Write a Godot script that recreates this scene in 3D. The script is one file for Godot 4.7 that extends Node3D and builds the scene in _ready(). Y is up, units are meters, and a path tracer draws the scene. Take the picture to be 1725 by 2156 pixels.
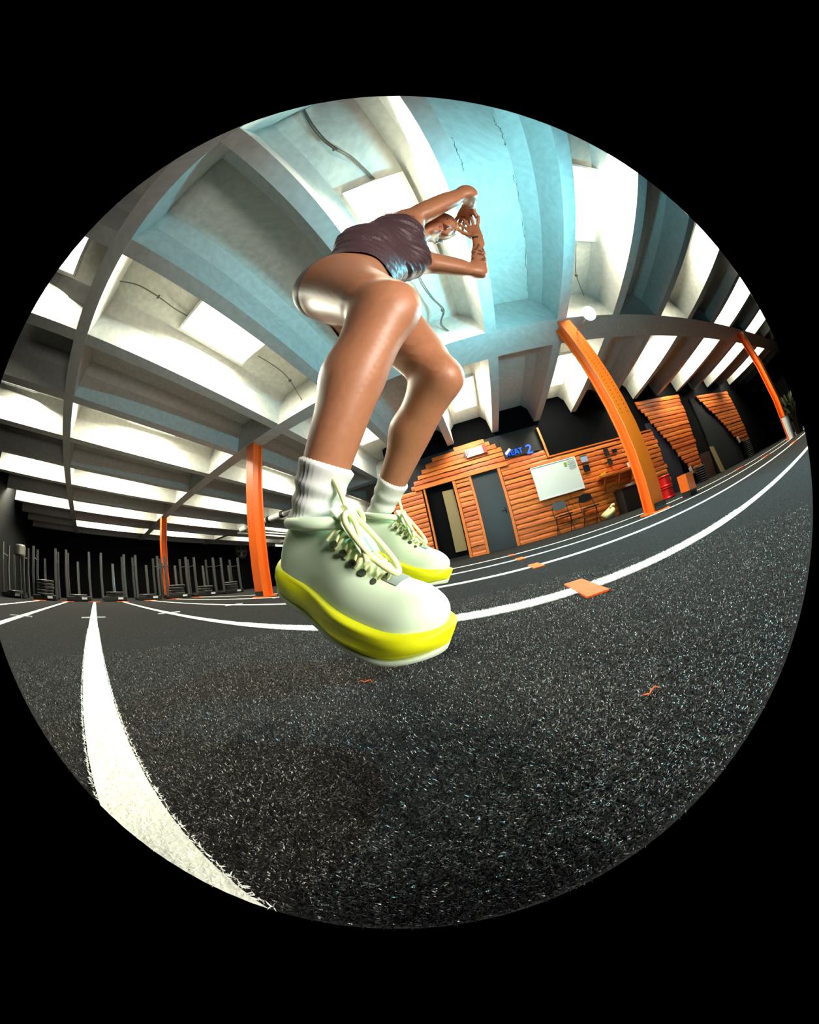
extends Node3D
# A training hall with turf lanes, seen from just above the floor; a runner leaps past.
# The photograph was taken with a circular fisheye lens. The camera here is rectilinear, so the hall is
# built bowed, the way the photograph shows it: every vertex laid out on the straight plan (metres, floor
# at y = 0) goes through bow() once, and the bowed thing is what stands in the scene.

const EYE := Vector3(0, 0.25, 0)
const FOC := 524.83                      # focal length in pixels of the 1725 x 2156 frame
const PRINCIPAL := Vector2(804.19, 1081.82)
const U := 0.25                          # plan unit (lens height above the turf)
var LOOK := Basis(Vector3(0.895619, -0.181363, -0.406171), Vector3(0.247770, 0.961740, 0.116904), Vector3(0.369428, -0.205339, 0.906288))  # columns: camera axes in the hall
var rng := RandomNumberGenerator.new()
var M := {}
var used := {}

func _ready():
	rng.seed = 7
	setup_view()
	setup_materials()
	build_floor()
	build_ceiling()
	build_walls()
	build_columns()
	build_lamps()
	build_timber()
	build_wall_things()
	build_sleds()
	build_far_things()
	build_cables()
	build_person()
	build_turf()

# ---------------------------------------------------------------- view and light
func setup_view():
	var cam := Camera3D.new()
	cam.name = "camera"
	add_child(cam)
	cam.projection = Camera3D.PROJECTION_FRUSTUM
	cam.near = 0.02
	cam.far = 200.0
	cam.size = 2.0 * cam.near * 1078.0 / FOC
	cam.frustum_offset = Vector2((862.5 - PRINCIPAL.x) / FOC, (PRINCIPAL.y - 1078.0) / FOC) * cam.near
	cam.transform = Transform3D(LOOK, EYE)
	cam.current = true
	var we := WorldEnvironment.new()
	we.name = "environment"
	var e := Environment.new()
	e.background_mode = Environment.BG_COLOR
	e.background_color = Color(0, 0, 0)
	e.tonemap_mode = Environment.TONE_MAPPER_LINEAR
	e.tonemap_exposure = 1.0
	e.sdfgi_enabled = true
	e.ssao_enabled = true
	e.ssil_enabled = true
	we.environment = e
	add_child(we)

# ---------------------------------------------------------------- bow
var unbowed := false                     # for what stands behind the lens, outside the photograph

func bow(p: Vector3) -> Vector3:
	if unbowed: return p
	var v := (p - EYE) * LOOK            # into the camera's axes
	var q := sqrt(v.x * v.x + v.y * v.y)
	if q < 1e-9:
		return p
	var d := v.length()
	var t := atan(atan2(q, -v.z))
	var s := sin(t) * d / q
	return EYE + LOOK * Vector3(v.x * s, v.y * s, -cos(t) * d)

func bow_frame(p: Vector3) -> Array:     # [straight e_d, e_t, e_f, bowed e_d, e_t, e_f, stretch along t, stretch along f]
	var v := (p - EYE) * LOOK
	var q := sqrt(v.x * v.x + v.y * v.y)
	var th := atan2(q, -v.z)
	var u := Vector2(1, 0) if q < 1e-9 else Vector2(v.x, v.y) / q
	var t := atan(th)
	var st := sin(th)
	var ct := cos(th)
	var s2 := sin(t)
	var c2 := cos(t)
	return [LOOK * Vector3(u.x * st, u.y * st, -ct), LOOK * Vector3(u.x * ct, u.y * ct, st), LOOK * Vector3(-u.y, u.x, 0),
		LOOK * Vector3(u.x * s2, u.y * s2, -c2), LOOK * Vector3(u.x * c2, u.y * c2, s2), LOOK * Vector3(-u.y, u.x, 0),
		1.0 / (1.0 + th * th), 1.0 if st < 1e-6 else s2 / st]

func bow_normal(p: Vector3, n: Vector3) -> Vector3:
	if unbowed: return n.normalized()
	var f := bow_frame(p)
	return (f[3] * n.dot(f[0]) + f[4] * (n.dot(f[1]) / f[6]) + f[5] * (n.dot(f[2]) / f[7])).normalized()

func bow_basis(p: Vector3, b: Basis) -> Basis:
	var f := bow_frame(p)
	var out := Basis()
	for i in 3:
		var a: Vector3 = b[i]
		out[i] = f[3] * a.dot(f[0]) + f[4] * (a.dot(f[1]) * f[6]) + f[5] * (a.dot(f[2]) * f[7])
	return out

func seen(p: Vector3) -> float:          # > 0 where the photograph shows the hall; the model ends past that
	var v := (p - EYE) * LOOK
	var q := maxf(sqrt(v.x * v.x + v.y * v.y), 1e-9)
	var r := FOC * atan2(q, -v.z) / q
	return 877.0 - Vector2(PRINCIPAL.x + v.x * r - 835.0, PRINCIPAL.y - v.y * r - 1079.0).length()

func at(x: float, y: float, d: float) -> Vector3:   # point of the plan at a distance from the lens, along a sight line
	var v := Vector2(x - PRINCIPAL.x, PRINCIPAL.y - y) / FOC
	var th := v.length()
	var s := sin(th) / maxf(th, 1e-9)
	return EYE + LOOK * Vector3(v.x * s, v.y * s, -cos(th)) * d

func P(x: float, y: float, z: float) -> Vector3:     # plan units, y from the floor
	return Vector3(x, y, z) * U

# ---------------------------------------------------------------- geometry on the straight plan
class Geo:
	var v := PackedVector3Array()
	var n := PackedVector3Array()
	var uv := PackedVector2Array()
	var idx := PackedInt32Array()
	func vert(p: Vector3, nn: Vector3, t := Vector2.ZERO) -> int:
		v.append(p); n.append(nn); uv.append(t)
		return v.size() - 1
	func tri(a: int, b: int, c: int):
		idx.append(a); idx.append(b); idx.append(c)
	func quad(a: int, b: int, c: int, d: int):
		tri(a, b, c); tri(a, c, d)
	# flat patch o + s*eu + t*ev with the outward normal nn
	func patch(o: Vector3, eu: Vector3, ev: Vector3, nn: Vector3, nu: int, nv: int, uo := Vector2.ZERO):
		var base := v.size()
		var lu := eu.length()
		var lv := ev.length()
		for j in nv + 1:
			for i in nu + 1:
				vert(o + eu * (float(i) / nu) + ev * (float(j) / nv), nn, uo + Vector2(lu * i / nu, lv * j / nv))
		for j in nv:
			for i in nu:
				var a := base + j * (nu + 1) + i
				quad(a, a + 1, a + nu + 2, a + nu + 1)
	func segs(a: Vector3, b: Vector3, eye: Vector3) -> int:
		var l := (b - a).length()
		var near := Geometry3D.get_closest_point_to_segment(eye, a, b).distance_to(eye)
		return clampi(ceili(l / maxf(0.03, 0.11 * near)), 1, 60)
	func box(c: Vector3, size: Vector3, b := Basis(), most := 60):
		var eye := Vector3(0, 0.25, 0)
		var h := size / 2.0
		var s := [1, 1, 1]
		for i in 3:
			var d: Vector3 = b[i] * h[i]
			s[i] = mini(segs(c - d, c + d, eye), most)
		for i in 3:
			var j := (i + 1) % 3
			var k := (i + 2) % 3
			for sg in [-1.0, 1.0]:
				var nn: Vector3 = b[i] * sg
				patch(c + nn * h[i] - b[j] * h[j] - b[k] * h[k], b[j] * size[j], b[k] * size[k], nn, s[j], s[k], Vector2(c.x + c.z, c.y))
	# box with chamfered long edges along axis y of b
	func post(a: Vector3, e: Vector3, w: float, d: float, side: Vector3, ch: float, most := 60):
		var ax := (e - a).normalized()
		var sx := (side - ax * side.dot(ax)).normalized()
		var sz := ax.cross(sx)
		var prof := [Vector2(w / 2 - ch, -d / 2), Vector2(w / 2, -d / 2 + ch), Vector2(w / 2, d / 2 - ch), Vector2(w / 2 - ch, d / 2), Vector2(-w / 2 + ch, d / 2), Vector2(-w / 2, d / 2 - ch), Vector2(-w / 2, -d / 2 + ch), Vector2(-w / 2 + ch, -d / 2)]
		prism(prof, a, e, sx, sz, most)
	# straight prism of a convex outline, flat sides, capped
	func prism(prof: Array, a: Vector3, e: Vector3, sx: Vector3, sz: Vector3, most := 60):
		var ax := (e - a).normalized()
		var ns := mini(segs(a, e, Vector3(0, 0.25, 0)), most)
		var count := prof.size()
		var mid := Vector2.ZERO
		for q in prof: mid += q
		mid /= count
		for i in count:
			var p0: Vector2 = prof[i]
			var p1: Vector2 = prof[(i + 1) % count]
			var t := p1 - p0
			var nn2 := Vector2(t.y, -t.x).normalized()
			if nn2.dot((p0 + p1) / 2 - mid) < 0: nn2 = -nn2
			patch(a + sx * p0.x + sz * p0.y, sx * t.x + sz * t.y, e - a, sx * nn2.x + sz * nn2.y, 1, ns)
		for s in [0, 1]:
			var nn := ax * (1.0 if s else -1.0)
			var base := v.size()
			var o := e if s else a
			vert(o + sx * mid.x + sz * mid.y, nn)
			for q in prof: vert(o + sx * q.x + sz * q.y, nn, q)
			for i in count: tri(base, base + 1 + i, base + 1 + (i + 1) % count)
	# rings of equal size joined, smooth; closed around
	func loft(rings: Array, cap := true, around := true):
		var base := v.size()
		var m: int = rings[0].size()
		var k := rings.size()
		for j in k:
			for i in m:
				vert(rings[j][i], Vector3.ZERO, Vector2(float(i) / m, float(j) / k))
		var first := idx.size()
		for j in k - 1:
			for i in (m if around else m - 1):
				var i2 := (i + 1) % m
				quad(base + j * m + i, base + j * m + i2, base + (j + 1) * m + i2, base + (j + 1) * m + i)
		smooth(base, first)
		# turn outward
		if around:
			var c := Vector3.ZERO
			for q in rings[k / 2]: c += q
			c /= m
			var sum := 0.0
			for i in m: sum += n[base + (k / 2) * m + i].dot(rings[k / 2][i] - c)
			if sum < 0:
				for i in range(base, v.size()): n[i] = -n[i]
		if cap and around:
			for s in [0, k - 1]:
				var c := Vector3.ZERO
				for q in rings[s]: c += q
				c /= m
				var c2 := Vector3.ZERO
				for q in rings[1 if s == 0 else k - 2]: c2 += q
				c2 /= m
				var nn := (c - c2).normalized()
				var b2 := v.size()
				vert(c, nn)
				for q in rings[s]: vert(q, nn)
				for i in m: tri(b2, b2 + 1 + i, b2 + 1 + (i + 1) % m)
	func smooth(base: int, first: int):
		for i in range(first, idx.size(), 3):
			var a := v[idx[i]]
			var f := (v[idx[i + 1]] - a).cross(v[idx[i + 2]] - a)
			for j in 3: n[idx[i + j]] += f
		for i in range(base, v.size()):
			n[i] = n[i].normalized()
	func tube(pts: Array, rad: Array, sides := 8, cap := true, flat := 1.0):
		var rings := []
		var up := Vector3.UP
		var t0: Vector3 = (pts[1] - pts[0]).normalized()
		if absf(t0.dot(up)) > 0.9: up = Vector3.RIGHT
		var x := t0.cross(up).normalized()
		for i in pts.size():
			var t: Vector3 = (pts[mini(i + 1, pts.size() - 1)] - pts[maxi(i - 1, 0)]).normalized()
			x = (x - t * x.dot(t)).normalized()
			var y := t.cross(x)
			var ring := PackedVector3Array()
			var r: float = rad[i] if i < rad.size() else rad[-1]
			for s in sides:
				var a := TAU * s / sides
				ring.append(pts[i] + x * cos(a) * r + y * sin(a) * r * flat)
			rings.append(ring)
		loft(rings, cap)
	func lathe(o: Vector3, ax: Vector3, prof: Array, sides := 24):   # prof: Vector2(radius, along)
		var sx := ax.cross(Vector3.RIGHT if absf(ax.x) < 0.8 else Vector3.UP).normalized()
		var sy := ax.cross(sx)
		for i in prof.size() - 1:
			var p0: Vector2 = prof[i]
			var p1: Vector2 = prof[i + 1]
			var t := (p1 - p0).normalized()
			var base := v.size()
			for s in sides + 1:
				var a := TAU * s / sides
				var dirv := sx * cos(a) + sy * sin(a)
				var nn := (dirv * t.y - ax * t.x).normalized()
				vert(o + ax * p0.y + dirv * p0.x, nn, Vector2(float(s) / sides, p0.y))
				vert(o + ax * p1.y + dirv * p1.x, nn, Vector2(float(s) / sides, p1.y))
			for s in sides:
				var a := base + s * 2
				quad(a, a + 2, a + 3, a + 1)

# ---------------------------------------------------------------- nodes
func numbered(called: String) -> String:
	var k: int = used.get(called, 0)
	used[called] = k + 1
	return called if k == 0 else "%s_%03d" % [called, k]

func thing(called: String, label: String, category: String, base: Vector3, group := "") -> Node3D:
	var o := Node3D.new()
	o.name = numbered(called)
	add_child(o)
	o.position = bow(base)
	meta(o, label, category, group)
	return o

func meta(o: Node, label: String, category := "", group := "", kind := ""):
	if label: o.set_meta("label", label)
	if category: o.set_meta("category", category)
	if group: o.set_meta("group", group)
	if kind: o.set_meta("kind", kind)

func structure(called: String, label: String, base: Vector3) -> Node3D:
	var o := thing(called, label, "", base)
	o.set_meta("category", called.split("_")[0])
	o.set_meta("kind", "structure")
	return o

func origin_of(parent: Node) -> Vector3:
	var o := Vector3.ZERO
	while parent != self:
		o += parent.position
		parent = parent.get_parent()
	return o

func part(g: Geo, called: String, m: Material, parent: Node, cut := false, keep := PackedFloat32Array()) -> MeshInstance3D:
	var o := origin_of(parent)
	var count := g.v.size()
	var pos := PackedVector3Array()
	var nor := PackedVector3Array()
	var tex := g.uv.duplicate()
	pos.resize(count)
	nor.resize(count)
	var see := PackedFloat32Array()
	if cut: see.resize(count)
	elif keep.size(): see = keep.duplicate()
	for i in count:
		var p := g.v[i]
		pos[i] = bow(p) - o
		nor[i] = bow_normal(p, g.n[i])
		if cut: see[i] = seen(p)
	var out := PackedInt32Array()
	for k in range(0, g.idx.size(), 3):
		var a := g.idx[k]
		var b := g.idx[k + 1]
		var c := g.idx[k + 2]
		var f := (pos[b] - pos[a]).cross(pos[c] - pos[a])
		if f.dot(nor[a] + nor[b] + nor[c]) > 0.0:
			var t := b
			b = c
			c = t
		if see.is_empty() or (see[a] > 0 and see[b] > 0 and see[c] > 0):
			out.append(a); out.append(b); out.append(c)
			continue
		if see[a] <= 0 and see[b] <= 0 and see[c] <= 0:
			continue
		var loop := [a, b, c]
		var poly := []
		for j in 3:
			var p: int = loop[j]
			var q: int = loop[(j + 1) % 3]
			if see[p] > 0: poly.append(p)
			if (see[p] > 0) != (see[q] > 0):
				var t := see[p] / (see[p] - see[q])
				pos.append(pos[p].lerp(pos[q], t))
				nor.append(nor[p].lerp(nor[q], t).normalized())
				tex.append(tex[p].lerp(tex[q], t))
				see.append(0.0)
				poly.append(pos.size() - 1)
		for j in range(1, poly.size() - 1):
			out.append(poly[0]); out.append(poly[j]); out.append(poly[j + 1])
	if out.is_empty():
		return null
	var arr := []
	arr.resize(Mesh.ARRAY_MAX)
	arr[Mesh.ARRAY_VERTEX] = pos
	arr[Mesh.ARRAY_NORMAL] = nor
	arr[Mesh.ARRAY_TEX_UV] = tex
	arr[Mesh.ARRAY_INDEX] = out
	var mesh := ArrayMesh.new()
	mesh.add_surface_from_arrays(Mesh.PRIMITIVE_TRIANGLES, arr)
	var mi := MeshInstance3D.new()
	mi.name = called
	mi.mesh = mesh
	mi.material_override = null
	mesh.surface_set_material(0, m)
	parent.add_child(mi, true)
	return mi

# ---------------------------------------------------------------- materials
func mat(name_: String, c: Color, rough := 0.7, metal := 0.0, spec := 0.5) -> StandardMaterial3D:
	var m := StandardMaterial3D.new()
	m.resource_name = name_
	m.albedo_color = c
	m.roughness = rough
	m.metallic = metal
	m.metallic_specular = spec
	M[name_] = m
	return m

func grain(w: int, hgt: int, seed_: int, freq: Vector2, lo: Color, hi: Color, octaves := 4) -> ImageTexture:
	var nz := FastNoiseLite.new()
	nz.seed = seed_
	nz.noise_type = FastNoiseLite.TYPE_SIMPLEX
	nz.frequency = 1.0
	nz.fractal_octaves = octaves
	var im := Image.create(w, hgt, false, Image.FORMAT_RGB8)
	for y in hgt:
		for x in w:
			# seamless: walk a torus
			var a := TAU * x / w
			var b := TAU * y / hgt
			var k := nz.get_noise_3d(cos(a) * freq.x + sin(b) * freq.y, sin(a) * freq.x, cos(b) * freq.y) * 0.5 + 0.5
			im.set_pixel(x, y, lo.lerp(hi, clampf(k, 0, 1)))
	return ImageTexture.create_from_image(im)

func setup_materials():
	# turf: short dark fibres, a few catching light
	var im := Image.create(512, 512, false, Image.FORMAT_RGB8)
	var r := RandomNumberGenerator.new()
	r.seed = 3
	for y in 512:
		for x in 512:
			var k := r.randf()
			var g := 0.09 + 0.12 * k
			if k > 0.95: g = 0.28
			im.set_pixel(x, y, Color(g, g * 0.985, g))
	var m := mat("turf", Color(1, 1, 1), 1.0, 0.0, 0.12)
	m.albedo_texture = ImageTexture.create_from_image(im)
	m.uv1_scale = Vector3(1.6, 1.6, 1)
	mat("fibre_dark", Color(0.105, 0.107, 0.112), 0.34, 0.0, 0.7)
	mat("fibre_white", Color(0.97, 0.98, 0.96), 0.6)
	m = mat("line_white", Color(1, 1, 1), 1.0, 0.0, 0.2)
	m.albedo_texture = grain(128, 128, 5, Vector2(9, 9), Color(0.80, 0.81, 0.78), Color(0.95, 0.96, 0.93))
	m.uv1_scale = Vector3(4, 4, 1)
	mat("line_orange", Color(0.92, 0.36, 0.10), 0.8)
	# painted concrete ceiling with faint stains
	m = mat("concrete", Color(1, 1, 1), 0.85)
	m.albedo_texture = grain(256, 256, 11, Vector2(3, 3), Color(0.74, 0.74, 0.71), Color(0.86, 0.86, 0.83), 5)
	m.uv1_scale = Vector3(0.4, 0.4, 1)
	m = mat("beam", Color(1, 1, 1), 0.8)
	m.albedo_texture = grain(256, 256, 12, Vector2(3, 3), Color(0.70, 0.70, 0.68), Color(0.80, 0.80, 0.78), 5)
	m.uv1_scale = Vector3(0.4, 0.4, 1)
	mat("stain", Color(0.34, 0.33, 0.30), 0.9)
	mat("wall_dark", Color(0.02, 0.024, 0.032), 0.9, 0.0, 0.2)
	mat("wall_blue", Color(0.07, 0.11, 0.19), 0.8)
	mat("wall_grey", Color(0.15, 0.16, 0.175), 0.8, 0.0, 0.3)
	mat("black", Color(0.03, 0.03, 0.035), 0.7)
	mat("rubber", Color(0.035, 0.036, 0.04), 0.6)
	mat("iron", Color(0.30, 0.30, 0.305), 0.5, 0.2)
	mat("iron_light", Color(0.42, 0.41, 0.39), 0.5, 0.4)
	mat("steel", Color(0.75, 0.76, 0.77), 0.28, 1.0)
	mat("pipe", Color(0.78, 0.79, 0.77), 0.4, 0.3)
	mat("column_orange", Color(0.95, 0.40, 0.07), 0.45)
	for k in 4:
		var c: Color = [Color(0.90, 0.43, 0.12), Color(0.96, 0.50, 0.16), Color(0.84, 0.37, 0.09), Color(0.93, 0.45, 0.12)][k]
		m = mat("timber_%d" % k, Color(1, 1, 1), 0.55)
		m.albedo_texture = grain(128, 64, 20 + k, Vector2(1.2, 7), c.darkened(0.30), c.lightened(0.06), 4)
		m.uv1_scale = Vector3(0.8, 3.0, 1)
	mat("timber_shadow_gap", Color(0.16, 0.07, 0.03), 0.9)
	mat("door_dark", Color(0.13, 0.145, 0.16), 0.5)
	mat("door_tan", Color(0.50, 0.43, 0.28), 0.6)
	mat("whiteboard", Color(0.86, 0.89, 0.88), 0.3)
	mat("grey_plastic", Color(0.35, 0.36, 0.37), 0.5)
	mat("dark_seat", Color(0.10, 0.105, 0.115), 0.35)
	mat("cloth_cream", Color(0.88, 0.80, 0.58), 0.9)
	mat("red", Color(0.85, 0.03, 0.04), 0.5)
	mat("white", Color(0.88, 0.88, 0.88), 0.6)
	mat("green_marker", Color(0.45, 0.62, 0.22), 0.7)
	mat("dark_marker", Color(0.20, 0.22, 0.24), 0.7)
	mat("photo_blue", Color(0.60, 0.68, 0.80), 0.4)
	mat("photo_dark", Color(0.06, 0.10, 0.16), 0.4)
	mat("yellow", Color(0.90, 0.72, 0.10), 0.6)
	mat("brown", Color(0.24, 0.12, 0.06), 0.7)
	mat("leaf", Color(0.13, 0.20, 0.07), 0.6)
	mat("cable", Color(0.40, 0.40, 0.36), 0.6)
	m = mat("sign_blue_glow", Color(0.05, 0.3, 0.8), 0.5)
	m.emission_enabled = true
	m.emission = Color(0.05, 0.35, 1.0)
	m.emission_energy_multiplier = 1.0
	m = mat("panel_glow", Color(0.95, 0.95, 0.93), 0.5)
	m.emission_enabled = true
	m.emission = Color(1.0, 0.99, 0.94)
	m.emission_energy_multiplier = 1.6
	m = mat("flash_glow", Color(0.95, 0.95, 0.95), 0.5)
	m.emission_enabled = true
	m.emission = Color(0.80, 0.95, 1.0)
	m.emission_energy_multiplier = 6.0
	# runner
	m = mat("skin", Color(1, 1, 1), 0.48, 0.0, 0.5)
	m.albedo_texture = grain(128, 128, 31, Vector2(4, 4), Color(0.64, 0.42, 0.30), Color(0.72, 0.49, 0.36), 5)
	m.uv1_triplanar = true
	m.uv1_scale = Vector3(3, 3, 3)
	m.subsurf_scatter_enabled = true
	m.subsurf_scatter_strength = 0.06
	mat("suit", Color(0.27, 0.18, 0.20), 0.55)
	M["suit"].rim_enabled = true
	M["suit"].rim = 0.3
	mat("suit_dark", Color(0.06, 0.045, 0.05), 0.6)
	mat("hair", Color(0.78, 0.60, 0.38), 0.5)
	mat("eye_white", Color(0.9, 0.9, 0.88), 0.2)
	mat("eye_dark", Color(0.08, 0.05, 0.03), 0.2)
	mat("lips", Color(0.55, 0.22, 0.20), 0.45)
	mat("sock", Color(0.88, 0.89, 0.88), 0.9)
	mat("shoe_upper", Color(0.88, 0.97, 0.84), 0.6)
	mat("shoe_mid", Color(0.93, 0.95, 0.06), 0.5)
	mat("shoe_out", Color(0.84, 0.90, 0.80), 0.6)
	mat("lace", Color(0.96, 0.97, 0.74), 0.7)
	mat("shoe_grey", Color(0.50, 0.53, 0.50), 0.6)
	mat("shoe_hole", Color(0.25, 0.28, 0.22), 0.8)
	mat("nail", Color(0.80, 0.52, 0.42), 0.3)
	mat("ink", Color(0.42, 0.29, 0.23), 0.5)
	mat("strap", Color(0.12, 0.12, 0.13), 0.4)

# ---------------------------------------------------------------- floor
const LINES := [7.9, 4.0, 0.25, -3.65, -7.6, -11.2, -14.9]

func spaced(a: float, b: float, step := 0.09, least := 0.02) -> Array:   # coordinates that grow apart away from 0
	if b < 0:
		var back := []
		for q in spaced(-b, -a, step, least): back.push_front(-q)
		return back
	var out := []
	var x := 0.0
	if a > 0: x = a
	while x < b:
		if x >= a: out.append(x)
		x += maxf(least, absf(x) * step)
	out.append(b)
	var neg := []
	if a < 0:
		x = -maxf(least, 0.0)
		while x > a:
			neg.append(x)
			x -= maxf(least, absf(x) * step)
		neg.append(a)
		neg.reverse()
	return neg + out

func sheet(g: Geo, xs: Array, zs: Array, y: float, up: float):
	var base := g.v.size()
	for z in zs:
		for x in xs:
			g.vert(Vector3(x, y, z), Vector3(0, up, 0), Vector2(x, z))
	for j in zs.size() - 1:
		for i in xs.size() - 1:
			var a := base + j * xs.size() + i
			g.quad(a, a + 1, a + xs.size() + 1, a + xs.size())

func build_floor():
	var f := structure("floor", "dark grey short turf floor marked with white lane lines", Vector3.ZERO)
	var xs := spaced(-62 * U, 76 * U)
	var zs := spaced(-80 * U, 15.6 * U)
	var g := Geo.new()
	sheet(g, xs, zs, 0.0, 1.0)
	sheet(g, xs, zs, -0.06, -1.0)
	part(g, "turf", M.turf, f, true)
	for k in LINES.size():
		var z: float = LINES[k] * U
		g = Geo.new()
		var w := 0.043
		var lx := spaced(-36.2 * U, 72 * U)
		sheet(g, lx, [z - w, z - w * 0.5, z, z + w * 0.5, z + w], 0.004, 1.0)
		for sd in [-1.0, 1.0]:
			for i in lx.size() - 1:
				var a := Vector3(lx[i], 0.0, z + w * sd)
				g.patch(a, Vector3(lx[i + 1] - lx[i], 0, 0), Vector3(0, 0.004, 0), Vector3(0, 0, sd), 1, 1)
		part(g, "lane_line", M.line_white, f, true)
		# cross tick and orange marks
		g = Geo.new()
		g.box(Vector3(-12.7 * U, 0.004, z), Vector3(0.028, 0.01, 0.30))
		part(g, "lane_tick", M.line_white, f, true)
		g = Geo.new()
		g.box(Vector3(1.35 * U, 0.002, z), Vector3(0.085, 0.010, 0.27))
		part(g, "orange_mark", M.line_orange, f, true)
		for q in [-35.4, -34.3]:
			g = Geo.new()
			g.box(Vector3(q * U, 0.004, z), Vector3(0.07, 0.012, 0.42))
			part(g, "orange_mark", M.line_orange, f, true)
		g = Geo.new()
		g.box(Vector3(26.0 * U, 0.004, z), Vector3(0.4, 0.012, 0.16))
		if k > 3: part(g, "orange_mark", M.line_orange, f, true)
	for q in [[1370, 1460, "near the right rim of the turf"], [772, 1437, "just below the runner's leading shoe"]]:
		var p: Vector3 = floor_at(q[0], q[1])
		var t := thing("tape_scrap", "tiny orange scrap lying on the turf " + q[2], "scrap", p)
		g = Geo.new()
		var pts := []
		for i in 6: pts.append(p + Vector3(-0.015 + 0.006 * i, 0.004 + 0.002 * sin(i * 2.1), 0.004 * sin(i * 1.3)))
		g.tube(pts, [0.0006, 0.0013, 0.001, 0.0014, 0.001, 0.0006], 6)
		part(g, "strip", M.line_orange, t)

func floor_at(x: float, y: float) -> Vector3:
	var d := at(x, y, 1.0) - EYE
	return EYE + d * (-EYE.y / d.y)

# ---------------------------------------------------------------- ceiling
const RIBS := [-60.9, -55.5, -50.1, -44.7, -39.3, -33.9, -28.5, -23.1, -17.5, -12.05, -6.48, -0.95, 4.4, 9.65, 14.75, 20.1, 25.4, 30.7, 36.0, 41.3, 46.6, 51.9, 57.2, 62.5, 67.8]
const Y_RIB := 12.5
const Y_CEIL := 15.0

func build_ceiling():
	var c := structure("ceiling", "white painted concrete ceiling with deep ribs and cross girders", P(0, Y_CEIL, -5))
	var g := Geo.new()
	var xs := spaced(-62 * U, 72 * U, 0.10, 0.25)
	var zs := spaced(-80 * U, 15.6 * U, 0.10, 0.25)
	sheet(g, xs, zs, Y_CEIL * U, -1.0)
	sheet(g, xs, zs, Y_CEIL * U + 0.15, 1.0)
	part(g, "slab", M.concrete, c, true)
	for k in RIBS.size():
		var x: float = RIBS[k]
		g = Geo.new()
		var prof := [Vector2(-0.38, Y_RIB), Vector2(0.38, Y_RIB), Vector2(0.52, Y_CEIL - 0.75), Vector2(1.15, Y_CEIL), Vector2(-1.15, Y_CEIL), Vector2(-0.52, Y_CEIL - 0.75)]
		var zl := spaced(-78 * U if x < -9 else -26.4 * U, 15.5 * U, 0.09, 0.2)
		for e in [0, 1, 2, 4, 5]:
			var a: Vector2 = prof[e]
			var b: Vector2 = prof[(e + 1) % 6]
			if e == 4: a = prof[4]; b = prof[5]
			var t := b - a
			var nn := Vector2(t.y, -t.x).normalized()
			if nn.dot((a + b) / 2 - Vector2(0, Y_CEIL - 1.0)) < 0: nn = -nn
			if e == 0: nn = Vector2(0, -1)
			for i in zl.size() - 1:
				var o := Vector3((x + a.x) * U, a.y * U, zl[i])
				g.patch(o, Vector3(t.x, t.y, 0) * U, Vector3(0, 0, zl[i + 1] - zl[i]), Vector3(nn.x, nn.y, 0), 2, 1, Vector2(0, zl[i]))
		part(g, "rib", M.beam, c, true)
	for q in [[3.9, 4.75, -62.0, 72.0], [-12.6, -11.45, -62.0, 0.4], [-13.9, -11.35, 0.4, 72.0], [-30.6, -29.4, -62.0, -9.0], [-53.0, -51.8, -62.0, -9.0]]:
		g = Geo.new()
		var xl := spaced(q[2] * U, q[3] * U, 0.07, 0.15)
		for i in xl.size() - 1:
			var e := Vector3(xl[i + 1] - xl[i], 0, 0)
			g.patch(Vector3(xl[i], (Y_RIB - 0.02) * U, q[0] * U), e, Vector3(0, 0, (q[1] - q[0]) * U), Vector3(0, -1, 0), 1, 3, Vector2(xl[i], 0))
			for s in [0, 1]:
				g.patch(Vector3(xl[i], (Y_RIB - 0.02) * U, q[s] * U), e, Vector3(0, (Y_CEIL - Y_RIB) * U, 0), Vector3(0, 0, -1.0 if s == 0 else 1.0), 1, 4, Vector2(xl[i], 0))
		for xe in [q[2], q[3]]:
			g.patch(Vector3(xe * U, (Y_RIB - 0.02) * U, q[0] * U), Vector3(0, 0, (q[1] - q[0]) * U), Vector3(0, (Y_CEIL - Y_RIB) * U, 0), Vector3(-1.0 if xe == q[2] else 1.0, 0, 0), 4, 4)
		part(g, "girder", M.beam, c, true)

	# cracks and a damp spot in the paint of the bay over the runner's hands
	for q in CRACKS:
		var pts := []
		for i in q.size():
			pts.append(P(q[i][0], Y_CEIL, q[i][1]))
		var path := []
		for i in pts.size() - 1:
			for k in 6:
				var p: Vector3 = pts[i].lerp(pts[i + 1], k / 6.0)
				path.append(p + Vector3(rng.randf_range(-0.012, 0.012), 0, rng.randf_range(-0.012, 0.012)))
		g = Geo.new()
		var rad := []
		for i in path.size(): rad.append(rng.randf_range(0.0012, 0.005))
		g.tube(path, rad, 5, true, 0.8)
		part(g, "crack", M.stain, c, true)

const CRACKS := [[[8.3, 1.3], [8.35, 0.7], [8.45, 0.55], [8.45, -0.2], [8.4, -0.5]], [[8.4, -2.3], [8.44, -3.0], [8.46, -3.9], [8.44, -5.5], [8.47, -6.5], [8.44, -8.4], [8.46, -9.8], [8.45, -10.9]], [[6.0, 0.2], [5.99, -0.45], [5.98, -1.02], [5.94, -1.65], [5.88, -1.93]]]

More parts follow.
